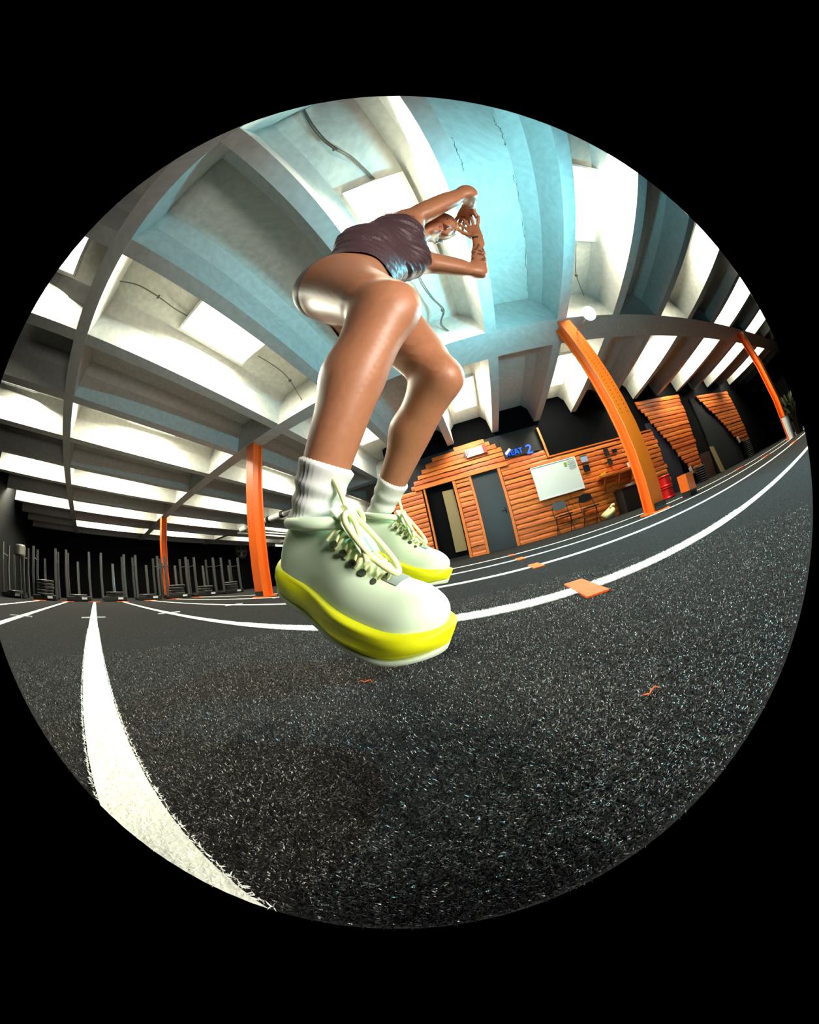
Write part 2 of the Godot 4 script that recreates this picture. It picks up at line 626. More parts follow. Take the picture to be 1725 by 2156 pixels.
# ---------------------------------------------------------------- walls
func slab_wall(called: String, label: String, a: Vector3, b: Vector3, n: Vector3, m: Material):
	var w := structure(called, label, (a + b) / 2)
	var lo := Vector3(minf(a.x, b.x), minf(a.y, b.y), minf(a.z, b.z))
	var hi := Vector3(maxf(a.x, b.x), maxf(a.y, b.y), maxf(a.z, b.z))
	var g := Geo.new()
	var ys := 8
	for s in [0, 1]:
		var off := n * (0.0 if s == 0 else -0.12)
		if absf(n.x) > 0.5:
			var zs := spaced(lo.z, hi.z, 0.08, 0.3)
			for i in zs.size() - 1:
				g.patch(Vector3(lo.x, lo.y, zs[i]) + off, Vector3(0, 0, zs[i + 1] - zs[i]), Vector3(0, hi.y - lo.y, 0), n * (1.0 if s == 0 else -1.0), 1, ys)
		else:
			var xs := spaced(lo.x, hi.x, 0.08, 0.3)
			for i in xs.size() - 1:
				g.patch(Vector3(xs[i], lo.y, lo.z) + off, Vector3(xs[i + 1] - xs[i], 0, 0), Vector3(0, hi.y - lo.y, 0), n * (1.0 if s == 0 else -1.0), 1, ys)
	part(g, "panel", m, w, true)
	return w

func build_walls():
	slab_wall("wall_left", "near black end wall behind the row of push sleds", P(-62, 0, 15.6), P(-62, 15, -80), Vector3(1, 0, 0), M.wall_dark)
	slab_wall("wall_front", "dark long wall on the far left beside the lanes", P(-62, 0, 15.6), P(76, 15, 15.6), Vector3(0, 0, -1), M.wall_dark)
	slab_wall("wall_right", "black end wall at the right end of the lanes", P(74, 0, 15.6), P(74, 15, -26.6), Vector3(-1, 0, 0), M.wall_dark)
	slab_wall("wall_back", "dark blue rear wall seen beyond the left columns", P(-62, 0, -79), P(-9, 15, -79), Vector3(0, 0, 1), M.wall_blue)
	slab_wall("wall_side", "dark side of the timber clad room", P(-9.2, 0, -26.6), P(-9.2, 15, -79), Vector3(-1, 0, 0), M.wall_grey)
	# wall that carries the timber, with two door openings
	var w := structure("wall_timber", "dark rear wall clad with stepped orange timber planks", P(8, 0, -26.6))
	var g := Geo.new()
	var z := -26.55
	var pieces := [[-9.2, -5.1, 0.0, 8.45], [-1.95, 0.15, 0.0, 8.45], [3.15, 9.2, 0.0, 8.45], [-9.2, 9.2, 8.45, 12.0], [9.2, 25.6, 0.0, 8.0]]
	for q in pieces:
		g.box(P((q[0] + q[1]) / 2, (q[2] + q[3]) / 2, z), P(q[1] - q[0], q[3] - q[2], 0.3))
	part(g, "backing", M.wall_grey, w, true)
	g = Geo.new()
	g.box(P(32.5, 7.5, z - 0.2), P(83, 15, 0.3))      # behind everything, dark
	part(g, "rear_backing", M.wall_dark, w, true)
	g = Geo.new()
	g.box(P(26.9, 4.5, z + 0.1), P(4.0, 9.0, 0.25))
	part(g, "blue_panel", M.wall_blue, w, true)
	g = Geo.new()
	g.box(P(43.6, 5.6, z + 0.1), P(11.0, 11.0, 0.25))
	part(g, "grey_panel", M.wall_grey, w, true)

# ---------------------------------------------------------------- columns
func build_columns():
	var spots := [
		[9.77, -12.0, "tall orange steel column right of the runner beside the whiteboard wall"],
		[-15.3, -12.0, "orange steel column left of the runner nearest the camera"],
		[-41.3, -12.0, "slim distant orange steel column among the push sleds"],
		[40.2, -12.0, "far orange steel column at the right end beside a plant"],
		[-46.0, -51.8, "smallest orange steel column far back behind the leading shoe"]]
	for k in spots.size():
		var q: Array = spots[k]
		var o := P(q[0], 0, q[1])
		var t := thing("steel_column", q[2], "column", o, "orange steel columns under the girders")
		var top := Y_RIB * U - 0.02
		var g := Geo.new()
		var w := 0.125
		# two flanges and a web
		g.post(o + Vector3(0, 0.03, w - 0.02), o + Vector3(0, top, w - 0.02), 0.25, 0.04, Vector3.RIGHT, 0.006)
		g.post(o + Vector3(0, 0.03, -w + 0.02), o + Vector3(0, top, -w + 0.02), 0.25, 0.04, Vector3.RIGHT, 0.006)
		g.post(o + Vector3(0, 0.03, 0), o + Vector3(0, top, 0), 0.17, 0.21, Vector3.RIGHT, 0.004)
		part(g, "shaft", M.column_orange, t)
		g = Geo.new()
		g.box(o + Vector3(0, 0.012, 0), Vector3(0.34, 0.024, 0.34))
		part(g, "base_plate", M.column_orange, t)
		g = Geo.new()
		g.box(o + Vector3(0.02, 0.075, w + 0.012), Vector3(0.22, 0.09, 0.022))
		part(g, "rubber_bumper", M.rubber, t)
		if k < 2:
			g = Geo.new()
			for i in 26:
				for s in [-1, 1]:
					var p := o + Vector3(0.055 * s, 1.35 + i * 0.058, w)
					g.lathe(p, Vector3(0, 0, 1), [Vector2(0.0075, 0.0), Vector2(0.0075, 0.0015), Vector2(0.0, 0.0015)], 8)
			var b := part(g, "bolt_holes", M.black, t)
			b.set_meta("kind", "stuff")
		if k == 2:
			var bx := thing("strapped_box", "grey metal box strapped round the slim distant orange column", "box", o + Vector3(0, 1.15, 0.14))
			g = Geo.new()
			g.box(o + Vector3(0, 1.22, 0.19), Vector3(0.42, 0.20, 0.12))
			part(g, "case", M.iron_light, bx)
			g = Geo.new()
			g.box(o + Vector3(0, 1.22, 0.0), Vector3(0.28, 0.05, 0.28))
			part(g, "strap", M.steel, bx)

# ---------------------------------------------------------------- lamps
func area_light(called: String, c: Vector3, half_x: float, half_z: float, color: Color, energy: float):
	# a light just under a ceiling panel, as large as the panel
	var o := bow(c)
	var ex := bow(c + Vector3(half_x, 0, 0)) - bow(c - Vector3(half_x, 0, 0))
	var ez := bow(c + Vector3(0, 0, half_z)) - bow(c - Vector3(0, 0, half_z))
	var down := bow_normal(c, Vector3(0, -1, 0))
	var l := AreaLight3D.new()
	l.name = called
	l.light_color = color
	l.light_energy = energy
	l.area_size = Vector2(ex.length(), ez.length())
	l.area_range = 60.0
	l.area_attenuation = 2.0
	l.shadow_enabled = true
	add_child(l, true)
	var z := -down
	var x := (ex - z * ex.dot(z)).normalized()
	l.transform = Transform3D(Basis(x, z.cross(x), z), o + down * 0.02)

func build_lamps():
	var words := {-1: "left", 0: "middle", 1: "right"}
	var bays := [[-39.3, -33.9], [-28.5, -23.1], [-17.5, -12.05], [-12.05, -6.48], [-0.95, 4.4], [9.65, 14.75], [20.1, 25.4], [30.7, 36.0], [41.3, 46.6]]
	var spots := []
	# [x centre, z centre, label]
	for x in [-52.9, -42.0, -31.2, -20.3, -9.27, 1.8, 12.55, 22.75, 33.3, 43.9]:
		spots.append([x, -3.9 if x < 30 else -8.4, 0])
	for x in [-52.9, -42.0, -31.2, -20.3, -9.27, 1.9, 12.7, 22.75, 33.3, 43.9, 54.6]:
		spots.append([x, -21.0, 1])
	for x in [-42.0, -31.2, -20.3, -9.27]:
		spots.append([x, 11.6 if x < -15 else 9.9, 2])
	for x in [-52.9, -42.0, -31.2, -20.3]:
		spots.append([x, -41.0, 3])
	for k in spots.size():
		var q: Array = spots[k]
		var c := P(q[0], Y_CEIL, q[1])
		if seen(c) < (-45.0 if q[2] == 2 else 4.0): continue
		var where: String = ["between girders", "near the timber wall", "beyond the left girder", "far behind the main girder"][q[2]]
		var place: String = ""
		if absf(q[0] - 1.8) < 0.5: place = "above the runner"
		elif q[0] < 0: place = "%s bay left of runner" % ["first", "second", "third", "fourth", "fifth"][clampi(roundi((-9.27 - q[0]) / 10.9), 0, 4)]
		else: place = "%s bay right of runner" % ["first", "second", "third", "fourth", "fifth"][clampi(roundi((q[0] - 12.5) / 10.4), 0, 4)]
		var t := thing("ceiling_light", "white ceiling light panel %s, %s" % [place, where], "light", c, "ceiling light panels")
		var hx := 0.33
		var hz := 0.66
		var g := Geo.new()
		for s in [-1.0, 1.0]:
			g.box(c + Vector3(hx * s, -0.03, 0), Vector3(0.035, 0.06, hz * 2 + 0.035))
			g.box(c + Vector3(0, -0.03, hz * s), Vector3(hx * 2, 0.06, 0.035))
		part(g, "frame", M.beam, t, true)
		g = Geo.new()
		g.box(c + Vector3(0, -0.025, 0), Vector3(hx * 2 - 0.03, 0.03, hz * 2 - 0.03))
		part(g, "diffuser", M.panel_glow, t, true)
		if seen(c) > -45:
			area_light("panel_light", c + Vector3(0, -0.05, 0), hx - 0.03, hz - 0.03, Color(1.0, 0.985, 0.88), 11.0)
	# bare flash head on a boom from the top of the right hand column
	var fp := P(7.1, 7.84, -6.63)
	var t := thing("flash_head", "bright cool white flash lamp glowing beside the top of the tall right column", "lamp", fp)
	var g := Geo.new()
	var dirv := (P(-1, 2, -2) - fp).normalized()
	g.lathe(fp - dirv * 0.16, dirv, [Vector2(0.0, 0.0), Vector2(0.05, 0.0), Vector2(0.055, 0.11), Vector2(0.075, 0.12), Vector2(0.075, 0.14), Vector2(0.0, 0.14)], 20)
	part(g, "housing", M.iron, t)
	g = Geo.new()
	var ring := []
	for i in 9:
		var a := PI * i / 8
		ring.append(Vector2(0.05 * sin(a), 0.035 - 0.05 * cos(a)))
	g.lathe(fp, dirv, ring, 20)
	part(g, "bulb", M.flash_glow, t)
	g = Geo.new()
	g.tube([fp - dirv * 0.1, fp.lerp(P(10.1, 11.3, -11.4), 0.5), P(10.1, 11.3, -11.4)], [0.012], 8)
	part(g, "boom_arm", M.iron, t)
	var o := OmniLight3D.new()
	o.name = "flash_light"
	add_child(o)
	o.position = bow(fp + dirv * 0.045)
	o.light_color = Color(0.52, 0.90, 0.98)
	o.light_energy = 6.5
	o.light_size = 0.05
	o.omni_range = 60
	o.omni_attenuation = 2.0
	o.shadow_enabled = true
	# softbox on a stand behind the camera's right shoulder, out of the picture
	unbowed = true
	var sp := EYE + LOOK * Vector3(1.15, 0.65, 0.75)
	var aim := (bow(at(760, 900, 0.6)) - sp).normalized()
	aim = (EYE + LOOK * Vector3(-0.15, 0.15, -0.6) - sp).normalized()
	var bx := Vector3.UP.cross(aim).normalized()
	var by := aim.cross(bx)
	t = thing("softbox", "white softbox on a black stand behind the camera, out of the picture", "lamp", Vector3(sp.x, 0, sp.z))
	g = Geo.new()
	var q0 := [Vector2(-0.35, -0.35), Vector2(0.35, -0.35), Vector2(0.35, 0.35), Vector2(-0.35, 0.35)]
	var rings := []
	for k in 2:
		var ring2 := PackedVector3Array()
		for q in q0: ring2.append(sp - aim * (0.02 if k else 0.35) + (bx * q.x + by * q.y) * (1.0 if k else 0.25))
		rings.append(ring2)
	g.loft(rings)
	part(g, "hood", M.black, t)
	g = Geo.new()
	g.box(sp - aim * 0.01, Vector3(0.66, 0.66, 0.02), Basis(bx, by, aim), 1)
	part(g, "diffuser", M.panel_glow, t)
	g = Geo.new()
	g.tube([Vector3(sp.x, 0, sp.z) - aim * 0.3 * Vector3(1, 0, 1), sp - aim * 0.3], [0.015], 8)
	part(g, "stand", M.iron, t)
	unbowed = false
	var l := AreaLight3D.new()
	l.name = "softbox_light"
	l.light_color = Color(1.0, 0.975, 0.93)
	l.light_energy = 5.6
	l.area_size = Vector2(0.64, 0.64)
	l.area_range = 60.0
	l.area_attenuation = 2.0
	l.shadow_enabled = true
	add_child(l)
	l.transform = Transform3D(Basis(-bx, by, -aim), sp + aim * 0.02)

# ---------------------------------------------------------------- timber cladding
func plank(x0: float, x1: float, y0: float, hh: float, z: float, parent: Node, called := "plank"):
	var g := Geo.new()
	var count := clampi(ceili((x1 - x0) / 0.8), 2, 10)
	var tilt := rng.randf_range(0.06, 0.14)
	var rows := []      # per station: bottom front, top front, top back, bottom back
	for i in count + 1:
		var x := lerpf(x0, x1, float(i) / count)
		var yb := y0 + rng.randf_range(-0.05, 0.03)
		var yt := y0 + hh * rng.randf_range(0.90, 1.0)
		var zf := z + 0.10 + rng.randf_range(-0.02, 0.03)
		rows.append([P(x, yb, zf + tilt), P(x, (yb + yt) / 2, zf + tilt * 0.75 + 0.02), P(x, yt, zf), P(x, yt, z - 0.02), P(x, yb, z - 0.02)])
	var o := rng.randf() * 10.0
	for e in 5:
		var base := g.v.size()
		var first := g.idx.size()
		for i in count + 1:
			for s in 2:
				var p: Vector3 = rows[i][(e + s) % 5]
				g.vert(p, Vector3.ZERO, Vector2(p.x + o, p.y + p.z + o))
		for i in count:
			var a := base + i * 2
			g.quad(a, a + 1, a + 3, a + 2)
		g.smooth(base, first)
		var want: Vector3 = [Vector3(0, 0, 1), Vector3(0, 0, 1), Vector3(0, 1, 0), Vector3(0, 0, -1), Vector3(0, -1, 0)][e]
		if g.n[base].dot(want) < 0:
			for i in range(base, g.v.size()): g.n[i] = -g.n[i]
	for s in [0, count]:
		var base := g.v.size()
		for q in rows[s]: g.vert(q, Vector3(-1.0 if s == 0 else 1.0, 0, 0), Vector2(q.z + o, q.y))
		for i in range(1, 4): g.tri(base, base + i, base + i + 1)
	part(g, called, M["timber_%d" % rng.randi_range(0, 3)], parent, seen(P(x1, y0, z)) < 60.0)

func courses(x0: float, x1: float, y0: float, hh: float, z: float, parent: Node):
	var x := x0
	while x < x1 - 0.3:
		var e := x + rng.randf_range(5.0, 8.5)
		if x1 - e < 2.0: e = x1
		plank(x, e - 0.04, y0, hh, z, parent)
		x = e

func build_timber():
	var w := get_node("wall_timber")
	var z := -26.38
	var hh := 0.53
	for i in 16:                               # below the lintel
		var y := i * hh
		courses(-9.2, -5.45, y, hh, z, w)
		plank(-1.62, -0.15, y, hh, z, w)
		courses(3.5, 25.7 + rng.randf_range(-0.25, 0.25), y, hh, z, w) if y < 7.6 else courses(3.5, 9.1, y, hh, z, w)
	courses(-6.6, 9.1, 8.48, hh, z, w)
	var steps := [[9.01, -6.2, 6.2], [9.54, -5.6, 5.6], [10.07, -5.0, 4.5], [10.60, -4.4, 3.9], [11.13, -3.5, 3.3], [11.55, -0.8, 2.8]]
	for s in steps: courses(s[1], s[2], s[0], hh, z, w)
	# stepped hanging panels to the right
	for i in 20:
		var y := 1.3 + i * hh
		var f := (y - 1.3) / 10.1
		var l := 24.6 + (30.6 - 24.6) * pow(1.0 - f, 1.15) if y > 2.0 else 31.0
		plank(l + rng.randf_range(-0.15, 0.15), lerpf(33.3, 35.0, f) + rng.randf_range(-0.15, 0.15), y, hh, z + 0.25, w)
	for i in 16:
		var y := 2.8 + i * hh
		var f := (y - 2.8) / 8.2
		plank(lerpf(48.6, 39.6, f) + rng.randf_range(-0.2, 0.2), lerpf(54.0, 53.0, f) + rng.randf_range(-0.2, 0.2), y, hh, z + 0.25, w)
	# trim boards
	for q in [[-5.28, -5.10, 0.0, 8.45], [-1.95, -1.65, 0.0, 8.45], [-0.12, 0.15, 0.0, 8.45], [3.15, 3.45, 0.0, 8.45], [9.1, 9.35, 8.0, 11.6]]:
		var g := Geo.new()
		g.box(P((q[0] + q[1]) / 2, (q[2] + q[3]) / 2, z + 0.12), P(q[1] - q[0], q[3] - q[2], 0.3))
		part(g, "trim_board", M.timber_1, w)
	var g := Geo.new()
	g.box(P(-0.9, 8.55, z + 0.16), P(10.6, 0.42, 0.34))
	part(g, "lintel_board", M.timber_1, w)
	g = Geo.new()
	g.box(P(17.3, 8.05, z + 0.1), P(16.0, 0.16, 0.36))
	part(g, "rail_board", M.timber_0, w)
	# doors
	var d := structure("door_1", "half open tan door in the left dark doorway", P(-3.5, 0, -26.5))
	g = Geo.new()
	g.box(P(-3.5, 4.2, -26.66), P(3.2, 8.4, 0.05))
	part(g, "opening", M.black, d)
	g = Geo.new()
	var turn := Basis(Vector3.UP, 0.95)
	g.box(P(-2.72, 4.2, -26.5), P(1.25, 6.7, 0.1), Basis(Vector3.UP, 0.12))
	part(g, "leaf", M.door_tan, d)
	g = Geo.new()
	g.box(P(-3.5, 0.15, -26.4), P(3.1, 0.3, 0.3))
	part(g, "threshold", M.black, d)
	d = structure("door_2", "closed dark grey door with a small lever handle", P(1.65, 0, -26.45))
	g = Geo.new()
	g.box(P(1.65, 4.17, -26.45), P(3.0, 8.3, 0.16))
	part(g, "leaf", M.door_dark, d)
	g = Geo.new()
	g.box(P(1.65, 8.2, -26.38), P(2.6, 0.2, 0.2))
	part(g, "closer", M.black, d)
	g = Geo.new()
	g.tube([P(2.85, 3.9, -26.36), P(2.85, 3.9, -26.1), P(2.4, 3.88, -26.08)], [0.012], 8)
	g.box(P(2.85, 3.9, -26.35), P(0.16, 0.6, 0.06))
	part(g, "handle", M.black, d)

func text_geo(s: String, size: float, depth: float, o: Vector3, right: Vector3, up: Vector3) -> Geo:
	var tm := TextMesh.new()
	tm.text = s
	tm.font_size = 64
	tm.pixel_size = size / 64.0
	tm.depth = depth
	var f := SystemFont.new()
	f.font_names = PackedStringArray(["Droid Sans"])
	f.font_weight = 700
	tm.font = f
	var out := right.cross(up)
	var g := Geo.new()
	for k in tm.get_surface_count():
		var a := tm.surface_get_arrays(k)
		var base := g.v.size()
		for i in a[Mesh.ARRAY_VERTEX].size():
			var p: Vector3 = a[Mesh.ARRAY_VERTEX][i]
			var nn: Vector3 = a[Mesh.ARRAY_NORMAL][i]
			g.vert(o + right * p.x + up * p.y + out * p.z, right * nn.x + up * nn.y + out * nn.z)
		for i in a[Mesh.ARRAY_INDEX]: g.idx.append(base + i)
	return g

func build_wall_things():
	# whiteboard
	var z := -26.0
	var t := thing("whiteboard", "large whiteboard with faint notes hung on the timber wall", "whiteboard", P(9.4, 3.8, z))
	var g := Geo.new()
	g.box(P(9.4, 5.55, z), P(5.4, 3.4, 0.12))
	part(g, "panel", M.whiteboard, t)
	g = Geo.new()
	for s in [-1.0, 1.0]:
		g.box(P(9.4 + 2.72 * s, 5.55, z), P(0.10, 3.5, 0.2))
		g.box(P(9.4, 5.55 + 1.72 * s, z), P(5.5, 0.10, 0.2))
	part(g, "frame", M.white, t)
	g = Geo.new()
	g.box(P(10.75, 6.75, z + 0.07), P(0.34, 0.42, 0.01))
	part(g, "green_note", M.green_marker, t)
	for i in 5:
		g = Geo.new()
		var pts := []
		for k in 9: pts.append(P(11.05 + k * 0.12, 7.0 - i * 0.2 + 0.05 * sin(k * 2.3 + i), z + 0.08))
		g.tube(pts, [0.004], 5)
		part(g, "handwriting", M.dark_marker, t)
	# folding chairs
	for k in 2:
		var x: float = [8.4, 11.6][k]
		var c := thing("folding_chair", ["grey backed folding chair under the left half of the whiteboard", "darker folding chair right of the other, under the whiteboard's right corner"][k], "chair", P(x, 0, -25.2), "folding chairs by the timber wall")
		var zz := -25.2
		g = Geo.new()
		var ring := []
		for i in 11:
			var a := PI * i / 10
			ring.append(P(x - 0.85 * cos(a), 2.45 + 0.75 * sin(a), zz - 0.35))
		ring.push_front(P(x - 0.85, 0, zz + 0.5))
		ring.append(P(x + 0.85, 0, zz + 0.5))
		g.tube(ring, [0.012], 8)
		part(g, "back_frame", M.black, c)
		for s in [-1.0, 1.0]:
			g = Geo.new()
			g.tube([P(x + 0.8 * s, 1.75, zz + 0.4), P(x + 0.8 * s, 0.9, zz), P(x + 0.8 * s, 0, zz - 0.6)], [0.011], 8)
			part(g, "leg", M.black, c)
		g = Geo.new()
		var prof := []
		for i in 16:
			var a := TAU * i / 16
			prof.append(Vector2(0.8 * sign(cos(a)) * pow(absf(cos(a)), 0.6), 0.42 * sign(sin(a)) * pow(absf(sin(a)), 0.6)) * U)
		g.prism(prof, P(x, 2.75, zz - 0.38), P(x, 2.75, zz - 0.26), Vector3.RIGHT, Vector3.UP)
		part(g, "backrest", M.grey_plastic if k == 0 else M.dark_seat, c)
		g = Geo.new()
		g.box(P(x + 0.1, 1.72, zz + 0.2), P(1.6, 0.12, 1.3))
		part(g, "seat", M.dark_seat, c)
		g = Geo.new()
		g.tube([P(x - 0.8, 0.8, zz), P(x + 0.8, 0.8, zz)], [0.009], 6)
		part(g, "stretcher", M.black, c)
	# pinned pictures
	var pics := [[13.3, 6.8, 0.9, 0.7, "photo_blue", "pale blue picture pinned right of the whiteboard"], [13.2, 5.75, 0.8, 0.7, "photo_dark", "dark picture pinned below the pale blue one"], [16.6, 6.8, 0.7, 0.8, "black", "upper black square pinned near the orange column"], [16.6, 5.7, 0.6, 0.7, "black", "lower black square pinned near the orange column"], [17.8, 6.75, 0.7, 0.4, "photo_dark", "small blue grey card pinned closest to the orange column"]]
	for q in pics:
		var p := P(q[0], q[1], -26.05)
		t = thing("wall_picture", q[5], "picture", p, "pictures pinned to the timber")
		g = Geo.new()
		g.box(p, P(q[2], q[3], 0.06))
		part(g, "print", M[q[4]], t)
		g = Geo.new()
		g.box(p + P(0, q[3] / 2, 0.03), P(q[2] * 1.05, 0.05, 0.08))
		part(g, "top_strip", M.grey_plastic, t)
	# shelf with small things
	t = thing("wall_shelf", "timber shelf on slanted brackets right of the whiteboard", "shelf", P(16.6, 4.2, -25.6))
	g = Geo.new()
	g.box(P(16.6, 4.25, -25.5), P(5.2, 0.2, 1.6))
	part(g, "board", M.timber_1, t)
	for x in [14.6, 16.6, 18.6]:
		g = Geo.new()
		g.post(P(x, 2.9, -26.15), P(x, 4.15, -24.9), 0.05, 0.04, Vector3.RIGHT, 0.004)
		part(g, "bracket", M.timber_2, t)
	t = thing("shelf_clip", "small yellow thing on the left end of the timber shelf", "clip", P(14.2, 4.35, -25.2))
	g = Geo.new()
	g.box(P(14.4, 4.5, -25.0), P(0.9, 0.24, 0.2), Basis(Vector3(0, 0, 1), 0.25))
	g.box(P(14.1, 4.42, -25.0), P(0.5, 0.12, 0.4))
	part(g, "body", M.yellow, t)
	t = thing("paper_cup", "white cup on the right end of the timber shelf", "cup", P(18.6, 4.35, -25.2))
	g = Geo.new()
	g.lathe(P(18.6, 4.35, -25.2), Vector3.UP, [Vector2(0, 0.0), Vector2(0.05, 0), Vector2(0.065, 0.15), Vector2(0.055, 0.15), Vector2(0.045, 0.02)], 16)
	part(g, "body", M.white, t)
	# black cabinet with white tray, cream sack, red drum, yellow board
	t = thing("storage_box", "black storage cabinet below the shelf left of the orange column", "cabinet", P(17.0, 0, -24.8))
	g = Geo.new()
	g.post(P(17.0, 0, -25.0), P(17.0, 2.35, -25.0), 2.7 * U, 1.8 * U, Vector3.RIGHT, 0.015)
	part(g, "body", M.black, t)
	g = Geo.new()
	g.box(P(17.0, 2.42, -25.0), P(2.8, 0.12, 1.9))
	part(g, "lid", M.rubber, t)
	t = thing("white_tray", "white tray on top of the black storage cabinet", "tray", P(17.6, 2.48, -24.8))
	g = Geo.new()
	g.lathe(P(17.6, 2.48, -24.8), Vector3.UP, [Vector2(0, 0), Vector2(0.16, 0), Vector2(0.19, 0.06), Vector2(0.18, 0.06), Vector2(0.15, 0.015), Vector2(0, 0.015)], 20)
	part(g, "dish", M.white, t)
	t = thing("cream_sack", "cream sack slumped on the floor right of the chairs", "sack", P(13.6, 0, -24.9))
	g = Geo.new()
	var rings := []
	for j in 8:
		var ring := PackedVector3Array()
		var f := j / 7.0
		var r := 0.95 * sin(PI * (0.12 + 0.80 * f)) 
		for i in 16:
			var a := TAU * i / 16
			var k := 1.0 + 0.12 * sin(a * 3 + j)
			ring.append(P(13.6 + r * k * cos(a) + 0.5 * f * f, 0.02 + 1.0 * f + 0.1 * sin(a * 2) * f, -24.9 + 0.55 * r * k * sin(a)))
		rings.append(ring)
	g.loft(rings)
	part(g, "bag", M.cloth_cream, t)
	g = Geo.new()
	g.tube([P(14.1, 1.0, -24.9), P(14.35, 1.25, -24.9), P(14.6, 1.2, -24.9)], [0.05, 0.03, 0.05], 8)
	part(g, "tied_neck", M.cloth_cream, t)
	t = thing("red_drum", "red stacked drum standing behind the foot of the tall orange column", "drum", P(19.6, 0, -21.0))
	for k in 2:
		g = Geo.new()
		var y := k * 0.27
		var o := P(19.6, 0, -21.0) + Vector3(0, y, 0)
		g.lathe(o, Vector3.UP, [Vector2(0, 0), Vector2(0.17, 0.0), Vector2(0.19, 0.02), Vector2(0.17, 0.05), Vector2(0.17, 0.21), Vector2(0.19, 0.24), Vector2(0.17, 0.26), Vector2(0, 0.26)], 24)
		part(g, "tier", M.red, t)
	# signs over the doors
	t = thing("banner_sign", "white sign with red and blue ends above the dark door", "sign", P(1.4, 10.4, -26.0))
	var tilt := Basis(Vector3(0, 0, 1), 0.02)
	g = Geo.new()
	g.box(P(1.35, 10.75, -25.95), P(2.0, 0.85, 0.12), tilt)
	part(g, "board", M.white, t)
	g = Geo.new()
	g.box(P(2.5, 10.78, -25.93), P(0.38, 0.95, 0.2), tilt)
	part(g, "red_end", M.red, t)
	g = Geo.new()
	for i in 3: g.box(P(0.18 + i * 0.2, 10.75, -25.89), P(0.09, 0.8, 0.04), Basis(Vector3(0, 0, 1), -0.5))
	part(g, "blue_stripes", M.photo_dark, t)
	t = thing("glowing_sign", "black screen with blue glowing word and large number 2", "sign", P(6.6, 9.0, -26.1))
	g = Geo.new()
	g.box(P(6.45, 10.15, -26.2), P(4.2, 2.2, 0.16))
	part(g, "screen", M.black, t)
	part(text_geo("HEAT", 0.21, 0.01, P(5.55, 9.55, -26.1), Vector3.RIGHT, Vector3.UP), "word", M.sign_blue_glow, t)
	part(text_geo("2", 0.36, 0.01, P(7.3, 9.42, -26.1), Vector3.RIGHT, Vector3.UP), "number", M.sign_blue_glow, t)
	t = thing("wall_camera", "small white camera on the right slope of the timber gable", "camera", P(4.9, 9.7, -25.9))
	g = Geo.new()
	g.post(P(4.6, 9.45, -25.95), P(5.2, 9.85, -25.75), 0.08, 0.08, Vector3.UP, 0.015)
	part(g, "body", M.white, t)
	g = Geo.new()
	g.lathe(P(5.2, 9.85, -25.75), Vector3(0.6, 0.4, 0.2).normalized(), [Vector2(0.0, 0.006), Vector2(0.03, 0.006), Vector2(0.034, -0.02)], 12)
	part(g, "lens", M.black, t)

